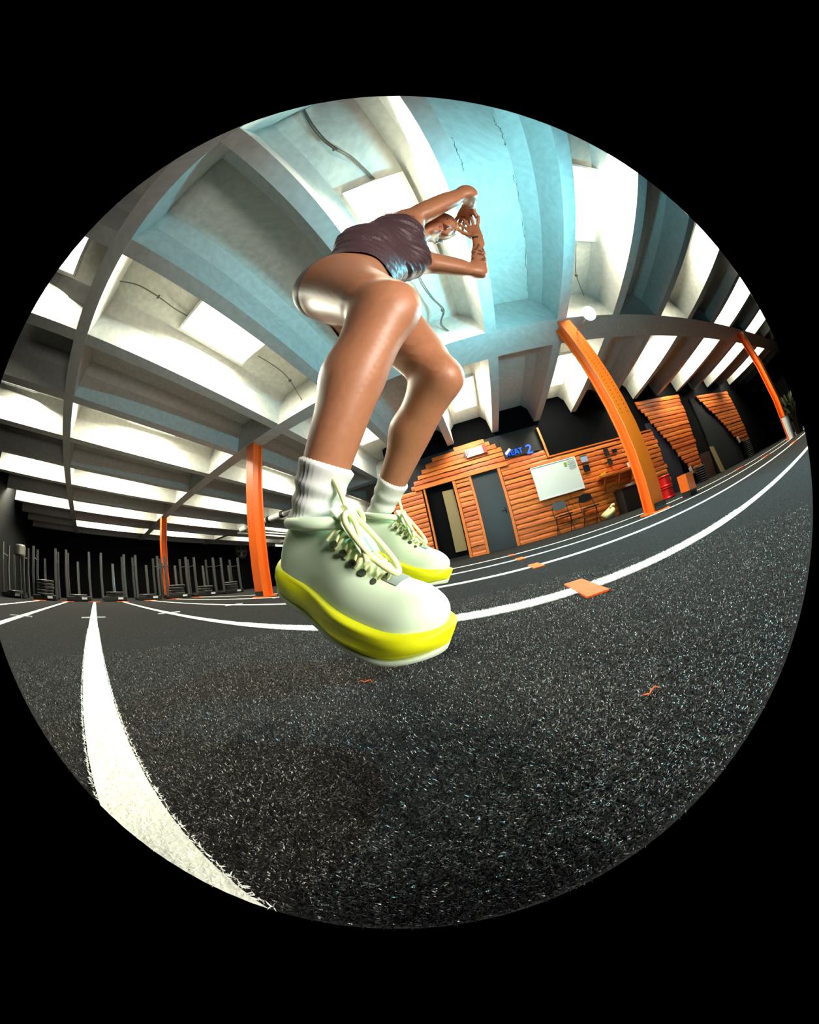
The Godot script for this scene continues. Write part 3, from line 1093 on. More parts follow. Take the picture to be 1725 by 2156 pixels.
# ---------------------------------------------------------------- push sleds
func build_sleds():
	var zs := [12.5, 7.5, 2.45, -2.8, -8.0, -12.7, -17.6, -22.6]
	var plates := [1, 5, 1, 2, 1, 4, 3, 4]
	var where := ["furthest left", "second from the left", "left of the wide white line", "right of the wide white line", "fifth from the left", "right of the slim column", "seventh from the left", "beside the near left column"]
	for k in zs.size():
		var x := -37.0
		var z: float = zs[k]
		var t := thing("push_sled", "black push sled with upright posts, " + where[k], "sled", P(x - 2, 0, z), "push sleds along the end wall")
		for s in [-1.0, 1.0]:
			var g := Geo.new()
			g.post(P(x + 0.3, 0.22, z + 1.35 * s), P(x - 3.4, 0.22, z + 1.35 * s), 0.09, 0.10, Vector3.UP, 0.02, 3)
			part(g, "runner", M.rubber, t, seen(P(x, 0, z)) < 80)
			for q in [0, 1]:
				g = Geo.new()
				var px: float = x - 0.3 - q * 2.8
				g.post(P(px, 0.3, z + 1.72 * s), P(px, 5.85, z + 1.72 * s), 0.085, 0.085, Vector3.RIGHT, 0.012, 6)
				part(g, "upright", M.iron, t, seen(P(x, 0, z)) < 80)
			g = Geo.new()
			g.tube([P(x - 0.3, 4.6 + 0.1 * s, z + 1.72 * s), P(x - 3.1, 4.6, z + 1.72 * s)], [0.010], 6)
			part(g, "side_bar", M.iron_light, t, seen(P(x, 0, z)) < 80)
		var g := Geo.new()
		g.post(P(x + 0.25, 0.32, z - 1.75), P(x + 0.25, 0.32, z + 1.75), 0.06, 0.13, Vector3.RIGHT, 0.01, 4)
		g.post(P(x - 3.1, 0.32, z - 1.75), P(x - 3.1, 0.32, z + 1.75), 0.06, 0.13, Vector3.RIGHT, 0.01, 4)
		g.box(P(x - 1.5, 0.42, z), P(2.8, 0.14, 2.7), Basis(), 3)
		part(g, "deck", M.rubber, t, seen(P(x, 0, z)) < 80)
		g = Geo.new()
		g.box(P(x + 0.39, 0.36, z - 0.8), P(0.03, 0.24, 0.75), Basis(), 1)
		part(g, "maker_plate", M.white, t, seen(P(x, 0, z)) < 80)
		g = Geo.new()
		g.post(P(x - 0.9, 0.4, z), P(x - 0.9, 4.65, z), 0.075, 0.075, Vector3.RIGHT, 0.01, 6)
		part(g, "loading_post", M.iron_light, t, seen(P(x, 0, z)) < 80)
		g = Geo.new()
		g.box(P(x - 0.74, 2.6, z - 0.17), P(0.05, 4.1, 0.06), Basis(), 6)
		part(g, "steel_edge", M.steel, t, seen(P(x, 0, z)) < 80)
		for i in plates[k]:
			var o := P(x - 0.9, 0.5 + i * 0.36, z) + Vector3(rng.randf_range(-0.015, 0.015), 0, rng.randf_range(-0.03, 0.03))
			if seen(o) < 0: continue
			var order: String = ["bottom", "second", "third", "fourth", "top"][i]
			if plates[k] == 1: order = "single"
			elif i == plates[k] - 1: order = "top"
			var pl := thing("weight_plate", "%s black weight plate on the push sled %s" % [order, where[k]], "weight plate", o, "plates on the push sleds")
			g = Geo.new()
			g.lathe(o, Vector3.UP, [Vector2(0.05, 0.0), Vector2(0.30, 0.0), Vector2(0.325, 0.015), Vector2(0.325, 0.065), Vector2(0.30, 0.078), Vector2(0.22, 0.066), Vector2(0.05, 0.07)], 20)
			part(g, "disc", M.rubber, pl)
			g = Geo.new()
			g.lathe(o + Vector3(0, 0.058, 0), Vector3.UP, [Vector2(0.318, 0.0), Vector2(0.328, 0.004), Vector2(0.31, 0.018)], 20)
			part(g, "rim", M.iron_light, pl)
	# lamp drum on a stand, far left
	var t := thing("stand_lamp", "metal drum shaped fitting on a thin stand between left sleds", "lamp", P(-36, 0, 10.4))
	var g := Geo.new()
	g.lathe(P(-36, 4.4, 10.9), Vector3.UP, [Vector2(0, 0), Vector2(0.17, 0), Vector2(0.20, 0.04), Vector2(0.20, 0.26), Vector2(0.17, 0.3), Vector2(0, 0.3)], 20)
	part(g, "drum", M.iron_light, t)
	g = Geo.new()
	g.tube([P(-36, 0, 10.9), P(-36, 4.4, 10.9)], [0.02], 8)
	part(g, "stand", M.iron, t)

# ---------------------------------------------------------------- far things
func build_far_things():
	var g: Geo
	# plate towers under the timber panels
	for q in [[31.2, -24.8, 7, "under the nearer stepped timber panel"], [49.8, -24.8, 10, "under the farther stepped timber panel"]]:
		for i in q[2]:
			var o := P(q[0], 0.02 + i * 0.27, q[1])
			var t := thing("bumper_plate", "dark bumper plate, %s from the floor in the stack %s" % [["first", "second", "third", "fourth", "fifth", "sixth", "seventh", "eighth", "ninth", "tenth"][i], q[3]], "weight plate", o, "bumper plate stacks by the timber panels")
			g = Geo.new()
			g.lathe(o, Vector3.UP, [Vector2(0.04, 0.0), Vector2(0.19, 0.0), Vector2(0.215, 0.012), Vector2(0.215, 0.05), Vector2(0.19, 0.062), Vector2(0.04, 0.062)], 18)
			part(g, "disc", M.rubber, t)
			g = Geo.new()
			g.lathe(o + Vector3(0, 0.03, 0), Vector3.UP, [Vector2(0.213, 0), Vector2(0.221, 0.004), Vector2(0.213, 0.012)], 18)
			part(g, "ring", M.iron_light, t)
	for q in [[30.2, 1.5, "white tag at the foot of the nearer stepped timber panel"], [48.5, 2.9, "white tag at the foot of the farther stepped timber panel"]]:
		var t := thing("paper_tag", q[2], "tag", P(q[0], q[1], -25.9))
		g = Geo.new()
		g.box(P(q[0], q[1] + 0.3, -25.8), P(0.7, 0.9, 0.06), Basis(Vector3(0, 0, 1), 0.3))
		part(g, "sheet", M.white, t)
	var t := thing("leaning_board", "yellow board leaning on the dark wall between the timber panels", "board", P(37.5, 0, -25.0))
	g = Geo.new()
	g.post(P(37.3, 0, -24.8), P(37.9, 3.7, -26.0), 0.30, 0.05, Vector3.RIGHT, 0.006)
	part(g, "plank", M.door_tan, t)
	t = thing("brown_panel", "dark brown panel standing left of the leaning yellow board", "panel", P(35.4, 0, -25.8))
	g = Geo.new()
	g.post(P(35.2, 0, -25.9), P(35.2, 3.3, -26.0), 0.75, 0.06, Vector3.RIGHT, 0.008)
	part(g, "sheet", M.brown, t)
	t = thing("foam_box", "orange box with a dark foot right of the tall column", "box", P(14.4, 0, -13.0))
	g = Geo.new()
	g.post(P(14.2, 0.35, -12.9), P(14.2, 1.35, -12.9), 0.24, 0.24, Vector3.RIGHT, 0.02)
	part(g, "block", M.column_orange, t)
	g = Geo.new()
	g.post(P(14.2, 0.0, -12.9), P(14.2, 0.36, -12.9), 0.22, 0.22, Vector3.RIGHT, 0.01)
	part(g, "foot", M.photo_dark, t)
	# wall screen, speakers and clutter on the right end wall
	t = thing("wall_screen", "grey screen on the black end wall at the far right", "screen", P(68, 7, -16))
	g = Geo.new()
	g.box(P(70, 7.6, -18), P(0.3, 3.0, 3.4))
	part(g, "panel", M.iron_light, t, true)
	g = Geo.new()
	g.box(P(70.2, 7.6, -18), P(0.3, 3.3, 3.7))
	part(g, "frame", M.black, t, true)
	# plant by the far column
	var o := P(41.5, 0, -10.6)
	t = thing("potted_plant", "green bushy plant at the foot of the far right orange column", "plant", o)
	g = Geo.new()
	g.lathe(o, Vector3.UP, [Vector2(0, 0), Vector2(0.16, 0), Vector2(0.21, 0.35), Vector2(0.18, 0.35), Vector2(0.17, 0.3), Vector2(0, 0.3)], 16)
	part(g, "pot", M.black, t)
	for k in 46:
		g = Geo.new()
		var a := rng.randf() * TAU
		var r := rng.randf_range(0.12, 0.38)
		var top := o + Vector3(cos(a) * r, rng.randf_range(0.5, 1.1), sin(a) * r)
		var root := o + Vector3(cos(a) * 0.06, 0.3, sin(a) * 0.06)
		var mid := (root + top) / 2 + Vector3(0, 0.12, 0)
		g.tube([root, mid, top.lerp(mid, 0.3), top], [0.006, 0.03, 0.04, 0.002], 5, false, 0.15)
		part(g, "leaf", M.leaf, t, true)
	t = thing("white_bin", "white bin left of the plant at the far right column", "bin", P(38.3, 0, -11.0))
	g = Geo.new()
	g.lathe(P(38.3, 0, -11.2), Vector3.UP, [Vector2(0, 0), Vector2(0.14, 0), Vector2(0.18, 0.55), Vector2(0.19, 0.56), Vector2(0.17, 0.56), Vector2(0.13, 0.04), Vector2(0, 0.04)], 16)
	part(g, "body", M.white, t, true)
	# fan on the left end wall
	o = P(-60.6, 10.6, -40.5)
	t = thing("wall_fan", "round dark wall fan high on the end wall left of the near column", "fan", o)
	g = Geo.new()
	for k in 3:
		var ring := []
		for i in 25:
			var a := TAU * i / 24
			ring.append(o + Vector3(0.25 + 0.08 * k - 0.08, sin(a) * (0.5 - 0.12 * absf(k - 1)), cos(a) * (0.5 - 0.12 * absf(k - 1))))
		g.tube(ring, [0.012], 6)
	for i in 12:
		var a := TAU * i / 12
		g.tube([o + Vector3(0.36, 0, 0), o + Vector3(0.25, sin(a) * 0.5, cos(a) * 0.5)], [0.006], 5)
	part(g, "guard", M.iron_light, t)
	for i in 4:
		g = Geo.new()
		var a := TAU * i / 4
		var dv := Vector3(0, sin(a), cos(a))
		var sv := Vector3(0.4, -cos(a), sin(a)).normalized()
		g.box(o + Vector3(0.24, 0, 0) + dv * 0.23, Vector3(0.34, 0.16, 0.012), Basis(dv, sv, dv.cross(sv)), 2)
		part(g, "blade", M.iron, t)
	g = Geo.new()
	g.tube([o, o + Vector3(0.26, 0, 0)], [0.09, 0.07], 12)
	part(g, "motor", M.black, t)
	# pipes, ducts and tube lamps behind the near left column
	t = thing("silver_duct", "silver pipe with dark clamps slung under the ceiling behind the leading leg", "pipe", P(-36, 12, -29))
	g = Geo.new()
	var pts := []
	for i in 12: pts.append(P(lerpf(-41, -17, i / 11.0), 11.75, -28.2))
	g.tube(pts, [0.13], 12)
	part(g, "pipe", M.pipe, t)
	for x in [-36.0, -32.5, -29.0, -23.0]:
		g = Geo.new()
		g.tube([P(x, 11.75, -28.2), P(x + 0.7, 11.75, -28.2)], [0.145], 12)
		part(g, "clamp", M.rubber, t)
	for q in [[-41, "upper"], [-45, "lower"]]:
		t = thing("white_conduit", "%s of two white pipes running level behind the near left column" % q[1], "pipe", P(q[0], 12.2, -40))
		g = Geo.new()
		pts = []
		for i in 14: pts.append(P(q[0], 12.1, lerpf(-30, -74, i / 13.0)))
		g.tube(pts, [0.07], 8)
		part(g, "pipe", M.white, t)
		g = Geo.new()
		for i in 4: g.tube([P(q[0], 12.1, -34 - i * 10), P(q[0], 13.2, -34 - i * 10)], [0.015], 6)
		part(g, "hanger", M.iron, t)
	for q in [[-55.0, -50.0, -58.5, "behind the near left column"], [-55.0, -61.0, -72.0, "furthest back behind the leading shoe"]]:
		t = thing("tube_light", "white tube light hanging far back, " + q[3], "light", P(q[0], 12.2, (q[1] + q[2]) / 2))
		g = Geo.new()
		g.tube([P(q[0], 11.6, q[1]), P(q[0], 11.6, q[2])], [0.06], 8)
		part(g, "tube", M.panel_glow, t)
		g = Geo.new()
		g.box(P(q[0], 11.95, (q[1] + q[2]) / 2), Vector3(0.16, 0.06, (q[1] - q[2]) * U))
		part(g, "reflector", M.white, t)
	# rack with dark weights behind the near left column
	t = thing("weight_rack", "low dark rack of round weights behind the near left column", "rack", P(-21, 0, -24))
	g = Geo.new()
	for y in [0.9, 2.1]: g.box(P(-19.5, y, -26.5), P(7.0, 0.12, 1.6))
	part(g, "shelf_boards", M.iron, t)
	for x in [-22.8, -16.2]:
		g = Geo.new()
		g.post(P(x, 0, -26.5), P(x, 3.0, -26.5), 0.06, 0.3, Vector3.RIGHT, 0.01)
		part(g, "side", M.iron, t)
	for k in 10:
		var b := P(-22.2 + (k % 5) * 1.35, 1.0 if k < 5 else 2.2, -26.3)
		var w := thing("round_weight", "dark round weight, %s on the %s board of the low rack" % [["leftmost", "second", "middle", "fourth", "rightmost"][k % 5], "lower" if k < 5 else "upper"], "weight", b, "weights on the low rack")
		g = Geo.new()
		var prof := []
		for i in 9:
			var a := PI * i / 8
			prof.append(Vector2(0.13 * sin(a), 0.12 - 0.12 * cos(a)))
		g.lathe(b, Vector3.UP, prof, 14)
		part(g, "ball", M.rubber, w)
		g = Geo.new()
		pts = []
		for i in 7:
			var a := PI * i / 6
			pts.append(b + Vector3(0.07 * cos(a), 0.2 + 0.1 * sin(a), 0))
		g.tube(pts, [0.014], 6)
		part(g, "handle", M.iron_light, w)

# ---------------------------------------------------------------- cables on the ceiling
func smooth_path(pts: Array, per := 6) -> Array:
	var c := Curve3D.new()
	for i in pts.size():
		var tan_: Vector3 = (pts[mini(i + 1, pts.size() - 1)] - pts[maxi(i - 1, 0)]) / 6.0
		c.add_point(pts[i], -tan_, tan_)
	var out := []
	for i in pts.size() - 1:
		for k in per: out.append(c.sample(i, float(k) / per))
	out.append(pts[-1])
	return out

func build_cables():
	var runs := [
		["cable leading to the panel light above the runner's shoulder", [[1.43, 14.9, 3.8], [1.23, 14.85, 2.8], [1.19, 14.8, 1.82], [1.31, 14.7, 1.1], [1.61, 14.8, 0.29], [1.9, 14.95, -1.1]], 2],
		["cable leading to the panel light in the first bay left of the runner", [[-9.58, 14.6, 4.0], [-9.39, 14.8, 2.73], [-9.35, 14.7, 1.13], [-9.56, 14.8, -0.1], [-9.63, 14.9, -1.2]], 1],
		["twin cable hanging down the girder face by the runner's knee", [[1.75, 14.9, -6.5], [1.55, 14.4, -7.6], [1.75, 14.2, -8.8], [2.1, 13.9, -9.8], [1.7, 14.0, -10.9], [1.95, 13.6, -11.35]], 2],
		["cable hanging beside the tall right column's top", [[12.2, 14.9, -6.9], [11.9, 14.5, -7.9], [12.1, 14.5, -9.3], [12.9, 14.3, -11.0]], 1],
		["cable leading away from the panel light in the first left bay", [[-9.3, 14.9, -6.9], [-9.0, 14.6, -8.6], [-9.3, 14.7, -10.2], [-9.2, 13.4, -11.4]], 1],
	]
	for q in runs:
		var raw := []
		for p in q[1]: raw.append(P(p[0], p[1], p[2]))
		var t := thing("power_cable", "grey " + q[0], "cable", raw[0], "cables along the ceiling")
		for k in q[2]:
			var g := Geo.new()
			var pts := []
			for p in smooth_path(raw): pts.append(p + Vector3(0.022 * k, 0.0, 0.015 * k * sin(p.z * 9.0)))
			g.tube(pts, [0.009], 6)
			part(g, "strand", M.cable, t, true)
		var g := Geo.new()
		g.box(raw[raw.size() / 2], Vector3(0.05, 0.03, 0.03))
		part(g, "clip", M.stain, t, true)

# ---------------------------------------------------------------- smooth bodies from tapered bones
class Field:
	var a := PackedVector3Array()
	var ba := PackedVector3Array()
	var inv := PackedFloat32Array()
	var ra := PackedFloat32Array()
	var rb := PackedFloat32Array()
	var k := PackedFloat32Array()
	func bone(p: Vector3, q: Vector3, r0: float, r1: float, kk := 0.03):
		a.append(p); ba.append(q - p)
		inv.append(1.0 / maxf((q - p).length_squared(), 1e-8))
		ra.append(r0); rb.append(r1); k.append(kk)
	func ball(p: Vector3, r: float, kk := 0.03):
		bone(p, p + Vector3(0, 0.001, 0), r, r, kk)
	func dist(p: Vector3, list: PackedInt32Array) -> float:
		var d := 1.0
		for i in list:
			var pa := p - a[i]
			var h := clampf(pa.dot(ba[i]) * inv[i], 0.0, 1.0)
			var e := (pa - ba[i] * h).length() - (ra[i] + (rb[i] - ra[i]) * h)
			var kk := k[i]
			var m := maxf(kk - absf(d - e), 0.0) / kk
			d = minf(d, e) - m * m * kk * 0.25
		return d
	func grown(g: float) -> Field:
		var f := Field.new()
		for i in a.size(): f.bone(a[i], a[i] + ba[i], ra[i] + g, rb[i] + g, k[i])
		return f
	func mesh(cell: float, geo: Geo):
		const N := 8
		var blocks := {}
		var bs := cell * N
		for i in a.size():
			var r := maxf(ra[i], rb[i]) + k[i] * 0.6 + cell * 2.0
			var lo := a[i].min(a[i] + ba[i]) - Vector3.ONE * r
			var hi := a[i].max(a[i] + ba[i]) + Vector3.ONE * r
			for x in range(floori(lo.x / bs), floori(hi.x / bs) + 1):
				for y in range(floori(lo.y / bs), floori(hi.y / bs) + 1):
					for z in range(floori(lo.z / bs), floori(hi.z / bs) + 1):
						var key := Vector3i(x, y, z)
						if not blocks.has(key): blocks[key] = PackedInt32Array()
						blocks[key].append(i)
		var cells := {}
		var edges := []
		var base := geo.v.size()
		var first := geo.idx.size()
		var s := PackedFloat32Array()
		s.resize((N + 1) * (N + 1) * (N + 1))
		const E := N + 1
		const CO := [0, 1, E, E + 1, E * E, E * E + 1, E * E + E, E * E + E + 1]
		const CP := [Vector3(0, 0, 0), Vector3(1, 0, 0), Vector3(0, 1, 0), Vector3(1, 1, 0), Vector3(0, 0, 1), Vector3(1, 0, 1), Vector3(0, 1, 1), Vector3(1, 1, 1)]
		const ED := [[0, 1], [2, 3], [4, 5], [6, 7], [0, 2], [1, 3], [4, 6], [5, 7], [0, 4], [1, 5], [2, 6], [3, 7]]
		for key in blocks:
			var list: PackedInt32Array = blocks[key]
			var o := Vector3(key) * bs
			var mid := dist(o + Vector3.ONE * bs * 0.5, list)
			if absf(mid) > bs * 0.9 + 0.01: continue
			var t := 0
			for z in E:
				for y in E:
					for x in E:
						s[t] = dist(o + Vector3(x, y, z) * cell, list)
						t += 1
			for z in N:
				for y in N:
					for x in N:
						var c0 := x + y * E + z * E * E
						var inside := 0
						for j in 8:
							if s[c0 + CO[j]] < 0.0: inside += 1
						var gc: Vector3i = key * N + Vector3i(x, y, z)
						if inside > 0 and inside < 8:
							var sum := Vector3.ZERO
							var cnt := 0
							for e in ED:
								var d0 := s[c0 + CO[e[0]]]
								var d1 := s[c0 + CO[e[1]]]
								if (d0 < 0.0) != (d1 < 0.0):
									sum += CP[e[0]].lerp(CP[e[1]], d0 / (d0 - d1))
									cnt += 1
							cells[gc] = geo.vert((Vector3(gc) + sum / cnt) * cell, Vector3.ZERO)
						var d := s[c0]
						if (d < 0.0) != (s[c0 + 1] < 0.0): edges.append([gc, 0, d < 0.0])
						if (d < 0.0) != (s[c0 + E] < 0.0): edges.append([gc, 1, d < 0.0])
						if (d < 0.0) != (s[c0 + E * E] < 0.0): edges.append([gc, 2, d < 0.0])
		for e in edges:
			var c: Vector3i = e[0]
			var q: Array
			match e[1]:
				0: q = [c, c - Vector3i(0, 1, 0), c - Vector3i(0, 1, 1), c - Vector3i(0, 0, 1)]
				1: q = [c, c - Vector3i(0, 0, 1), c - Vector3i(1, 0, 1), c - Vector3i(1, 0, 0)]
				_: q = [c, c - Vector3i(1, 0, 0), c - Vector3i(1, 1, 0), c - Vector3i(0, 1, 0)]
			if not (cells.has(q[0]) and cells.has(q[1]) and cells.has(q[2]) and cells.has(q[3])): continue
			if e[2]: geo.quad(cells[q[0]], cells[q[1]], cells[q[2]], cells[q[3]])
			else: geo.quad(cells[q[3]], cells[q[2]], cells[q[1]], cells[q[0]])
		geo.smooth(base, first)

# a hand: wrist, direction of the palm, palm normal (the side the fingers curl to), thumb side; curl per finger
func add_hand(f: Field, w: Vector3, dirv: Vector3, palm: Vector3, thumb: Vector3, curl: Array, spread: float, nails: Array):
	var d := dirv.normalized()
	var n := (palm - d * palm.dot(d)).normalized()
	var s := d.cross(n).normalized()
	if s.dot(thumb) < 0: s = -s
	f.bone(w - d * 0.04, w + d * 0.01, 0.026, 0.025, 0.02)
	var lens := [[0.040, 0.025, 0.020], [0.045, 0.029, 0.021], [0.041, 0.027, 0.020], [0.032, 0.020, 0.018]]
	for i in 4:
		var off := 0.027 - 0.018 * i
		var kn := w + d * (0.088 - 0.004 * absf(i - 1.2)) + s * off
		f.bone(w + d * 0.015 + s * off * 0.7, kn, 0.015, 0.0105, 0.012)
		var fd := (d + s * (spread * (1.5 - i) * 0.5)).normalized()
		var p := kn
		for j in 3:
			var ang: float = curl[i] * (0.5 + 0.5 * j)
			var dd := (fd * cos(ang) + n * sin(ang)).normalized()
			var q: Vector3 = p + dd * lens[i][j]
			f.bone(p, q, 0.0092 - 0.0008 * j, 0.0085 - 0.0008 * j, 0.006)
			if j == 2: nails.append([q - dd * 0.004, (n * cos(ang) - fd * sin(ang)) * -1.0, dd])
			p = q
	var tb := w + d * 0.022 + s * 0.024 + n * 0.006
	var td := (d * 0.65 + s * 0.65 + n * 0.35).normalized()
	var t1 := tb + td * 0.042
	var t2 := t1 + (td * 0.8 + d * 0.4).normalized() * 0.030
	var t3 := t2 + (td * 0.5 + d * 0.7).normalized() * 0.024
	f.bone(tb, t1, 0.015, 0.011, 0.012)
	f.bone(t1, t2, 0.0105, 0.0095, 0.006)
	f.bone(t2, t3, 0.0095, 0.008, 0.006)

func build_person():
	var hip_r := at(712, 606, 0.86)
	var knee_r := at(814, 652, 0.49)
	var foot_r := foot_frame(at(608, 1190, 0.49), at(922, 1352, 0.335), at(655, 1010, 0.48), 0.25)
	var ank_r: Vector3 = foot_r[5]
	var hip_l := at(795, 660, 0.92)
	var knee_l := at(926, 794, 0.66)
	var foot_l := foot_frame(at(748, 1135, 0.83), at(933, 1220, 0.70), at(800, 1020, 0.82), 0.15)
	var ank_l: Vector3 = foot_l[5]
	var pelvis := (hip_r + hip_l) / 2 + Vector3(-0.01, 0.03, 0)
	var waist := at(772, 545, 1.06)
	var chest := at(838, 520, 1.24)
	var neck := at(880, 494, 1.40)
	var head := at(913, 480, 1.52)
	var sh_r := at(858, 466, 1.32)
	var el_r := at(984, 405, 1.45)
	var wr_r := at(988, 432, 1.58)
	var sh_l := at(884, 552, 1.27)
	var el_l := at(1008, 572, 1.36)
	var wr_l := at(1005, 502, 1.50)
	var t := thing("person", "runner in plum bodysuit, white socks and pale yellow shoes leaping past the camera", "person", Vector3(-0.15, 0.0, -0.45))
	var across := (sh_r - sh_l).normalized()
	var spine := (chest - pelvis).normalized()
	var fwd := across.cross(spine).normalized()
	if fwd.x < 0: fwd = -fwd
	# torso shared by skin and suit
	var torso := Field.new()
	torso.bone(hip_r + spine * 0.02, hip_l + spine * 0.02, 0.098, 0.098, 0.05)
	torso.ball(hip_r - fwd * 0.055 - spine * 0.015 + across * 0.012, 0.088, 0.05)
	torso.ball(hip_l - fwd * 0.055 - spine * 0.015 - across * 0.012, 0.088, 0.05)
	for s in [-1.0, 1.0]:
		torso.bone(pelvis + across * 0.055 * s, waist + across * 0.05 * s, 0.092, 0.078, 0.06)
		torso.bone(waist + across * 0.05 * s, chest + across * 0.06 * s, 0.078, 0.092, 0.06)
		torso.bone(chest + across * 0.06 * s, (neck + chest) / 2 + across * 0.075 * s, 0.090, 0.070, 0.05)
		torso.ball(chest + across * 0.07 * s + fwd * 0.055 + spine * 0.01, 0.055, 0.05)
	# skin
	var f := Field.new()
	for i in torso.a.size(): f.bone(torso.a[i], torso.a[i] + torso.ba[i], torso.ra[i], torso.rb[i], torso.k[i])
	f.bone(sh_r + (chest - sh_r) * 0.3, sh_r, 0.062, 0.055, 0.05)
	f.bone(sh_l + (chest - sh_l) * 0.3, sh_l, 0.062, 0.055, 0.05)
	f.bone(chest + (neck - chest) * 0.6, neck + (head - neck) * 0.5, 0.058, 0.050, 0.04)
	# arms with a fuller biceps and forearm
	for q in [[sh_r, el_r, wr_r], [sh_l, el_l, wr_l]]:
		f.bone(q[0], q[1], 0.050, 0.034, 0.03)
		f.bone(q[0].lerp(q[1], 0.25) + fwd * 0.008, q[0].lerp(q[1], 0.65) + fwd * 0.006, 0.044, 0.038, 0.03)
		f.bone(q[1], q[2], 0.034, 0.024, 0.025)
		f.bone(q[1].lerp(q[2], 0.12), q[1].lerp(q[2], 0.5), 0.038, 0.030, 0.03)
	# legs: thigh front and back, kneecap, calf, shin, ankle
	for q in [[hip_r, knee_r, ank_r, 1.0], [hip_l, knee_l, ank_l, -1.0]]:
		var h: Vector3 = q[0]
		var kn: Vector3 = q[1]
		var an: Vector3 = q[2]
		var td := (kn - h).normalized()
		var sd := (an - kn).normalized()
		var back := (sd - td * sd.dot(td)).normalized()       # towards the hollow of the knee
		var calf := (-td + sd * td.dot(sd)).normalized()       # towards the calf
		f.bone(h, kn, 0.092, 0.048, 0.05)
		f.bone(h.lerp(kn, 0.12) - back * 0.022, h.lerp(kn, 0.78) - back * 0.010, 0.080, 0.047, 0.05)
		f.bone(h.lerp(kn, 0.08) + back * 0.030, h.lerp(kn, 0.80) + back * 0.014, 0.078, 0.044, 0.05)
		f.ball(kn - back * 0.008 - calf * 0.010, 0.042, 0.03)
		f.bone(kn, an, 0.043, 0.026, 0.04)
		f.bone(kn.lerp(an, 0.08) - calf * 0.014, kn.lerp(an, 0.85) - calf * 0.004, 0.031, 0.021, 0.03)
		f.bone(kn.lerp(an, 0.14) + calf * 0.024, kn.lerp(an, 0.40) + calf * 0.026, 0.041, 0.040, 0.04)
		f.bone(kn.lerp(an, 0.40) + calf * 0.026, kn.lerp(an, 0.82) + calf * 0.006, 0.040, 0.024, 0.04)
	var g := Geo.new()
	f.mesh(0.0085, g)
	# hands on finer grids
	var nails := []
	var hr := Field.new()
	var hdir := (at(975, 462, 1.62) - wr_r).normalized()
	add_hand(hr, wr_r, hdir, Vector3(-0.2, -1, 0.2), Vector3(1, 0, 0), [0.5, 0.45, 0.5, 0.6], 0.25, nails)
	hr.bone(el_r.lerp(wr_r, 0.7), wr_r, 0.026, 0.025, 0.02)
	hr.mesh(0.0038, g)
	var hl := Field.new()
	hdir = (at(986, 462, 1.60) - wr_l).normalized()
	add_hand(hl, wr_l, hdir, Vector3(-0.5, -0.8, 0.5), Vector3(-1, 0, 0.3), [0.15, 0.2, 0.15, 0.2], 0.75, nails)
	hl.bone(el_l.lerp(wr_l, 0.7), wr_l, 0.026, 0.025, 0.02)
	hl.mesh(0.0038, g)
	# head
	var hu := Vector3(0.86, 0.44, -0.16).normalized()
	var hf := Vector3(0.42, -0.82, 0.26)
	hf = (hf - hu * hf.dot(hu)).normalized()
	var hs := hf.cross(hu)
	var hd := Field.new()
	hd.bone(head + hu * 0.03 - hf * 0.025, head + hu * 0.035 + hf * 0.02, 0.088, 0.080, 0.03)
	hd.bone(head + hf * 0.045 + hu * 0.02, head + hf * 0.062 - hu * 0.055, 0.056, 0.042, 0.03)
	hd.bone(head + hf * 0.062 - hu * 0.060, head + hf * 0.080 - hu * 0.092, 0.034, 0.022, 0.02)
	for s in [-1.0, 1.0]:
		hd.bone(head + hs * 0.056 * s - hu * 0.045 + hf * 0.005, head + hf * 0.070 - hu * 0.092 + hs * 0.012 * s, 0.024, 0.018, 0.025)
		hd.ball(head + hs * 0.040 * s + hf * 0.072 - hu * 0.012, 0.026, 0.02)
		hd.bone(head + hs * 0.012 * s + hf * 0.092 + hu * 0.040, head + hs * 0.045 * s + hf * 0.070 + hu * 0.038, 0.012, 0.010, 0.015)
		hd.ball(head + hs * 0.011 * s + hf * 0.108 - hu * 0.020, 0.0085, 0.008)
		hd.bone(head + hs * 0.084 * s + hu * 0.012 - hf * 0.005, head + hs * 0.080 * s - hu * 0.022 + hf * 0.002, 0.016, 0.011, 0.008)
	hd.bone(head + hf * 0.094 + hu * 0.030, head + hf * 0.117 - hu * 0.014, 0.009, 0.012, 0.012)
	hd.bone(head + hs * -0.018 + hf * 0.096 - hu * 0.050, head + hs * 0.018 + hf * 0.096 - hu * 0.050, 0.008, 0.008, 0.010)
	hd.bone(neck - spine * 0.02, head - hu * 0.03 - hf * 0.02, 0.050, 0.050, 0.03)
	hd.mesh(0.005, g)
	part(g, "body", M.skin, t)
	# face details
	for s in [-1.0, 1.0]:
		g = Geo.new()
		var e: Vector3 = head + hs * 0.032 * s + hf * 0.088 + hu * 0.018
		var ring := []
		for i in 9:
			var a := PI * i / 8
			ring.append(Vector2(0.0125 * sin(a), -0.0125 * cos(a)))
		g.lathe(e, hf, ring, 14)
		var ey := part(g, "eye", M.eye_white, t)
		g = Geo.new()
		g.lathe(e, hf, [Vector2(0.0062, 0.0112), Vector2(0.004, 0.0126), Vector2(0.0, 0.0131)], 12)
		part(g, "iris", M.eye_dark, ey)
		g = Geo.new()
		g.tube([e + hs * -0.018 * s + hf * 0.012 + hu * 0.020, e + hf * 0.013 + hu * 0.026, e + hs * 0.02 * s + hf * 0.002 + hu * 0.020], [0.002, 0.0035, 0.0015], 6)
		part(g, "eyebrow", M.hair, t)
	g = Geo.new()
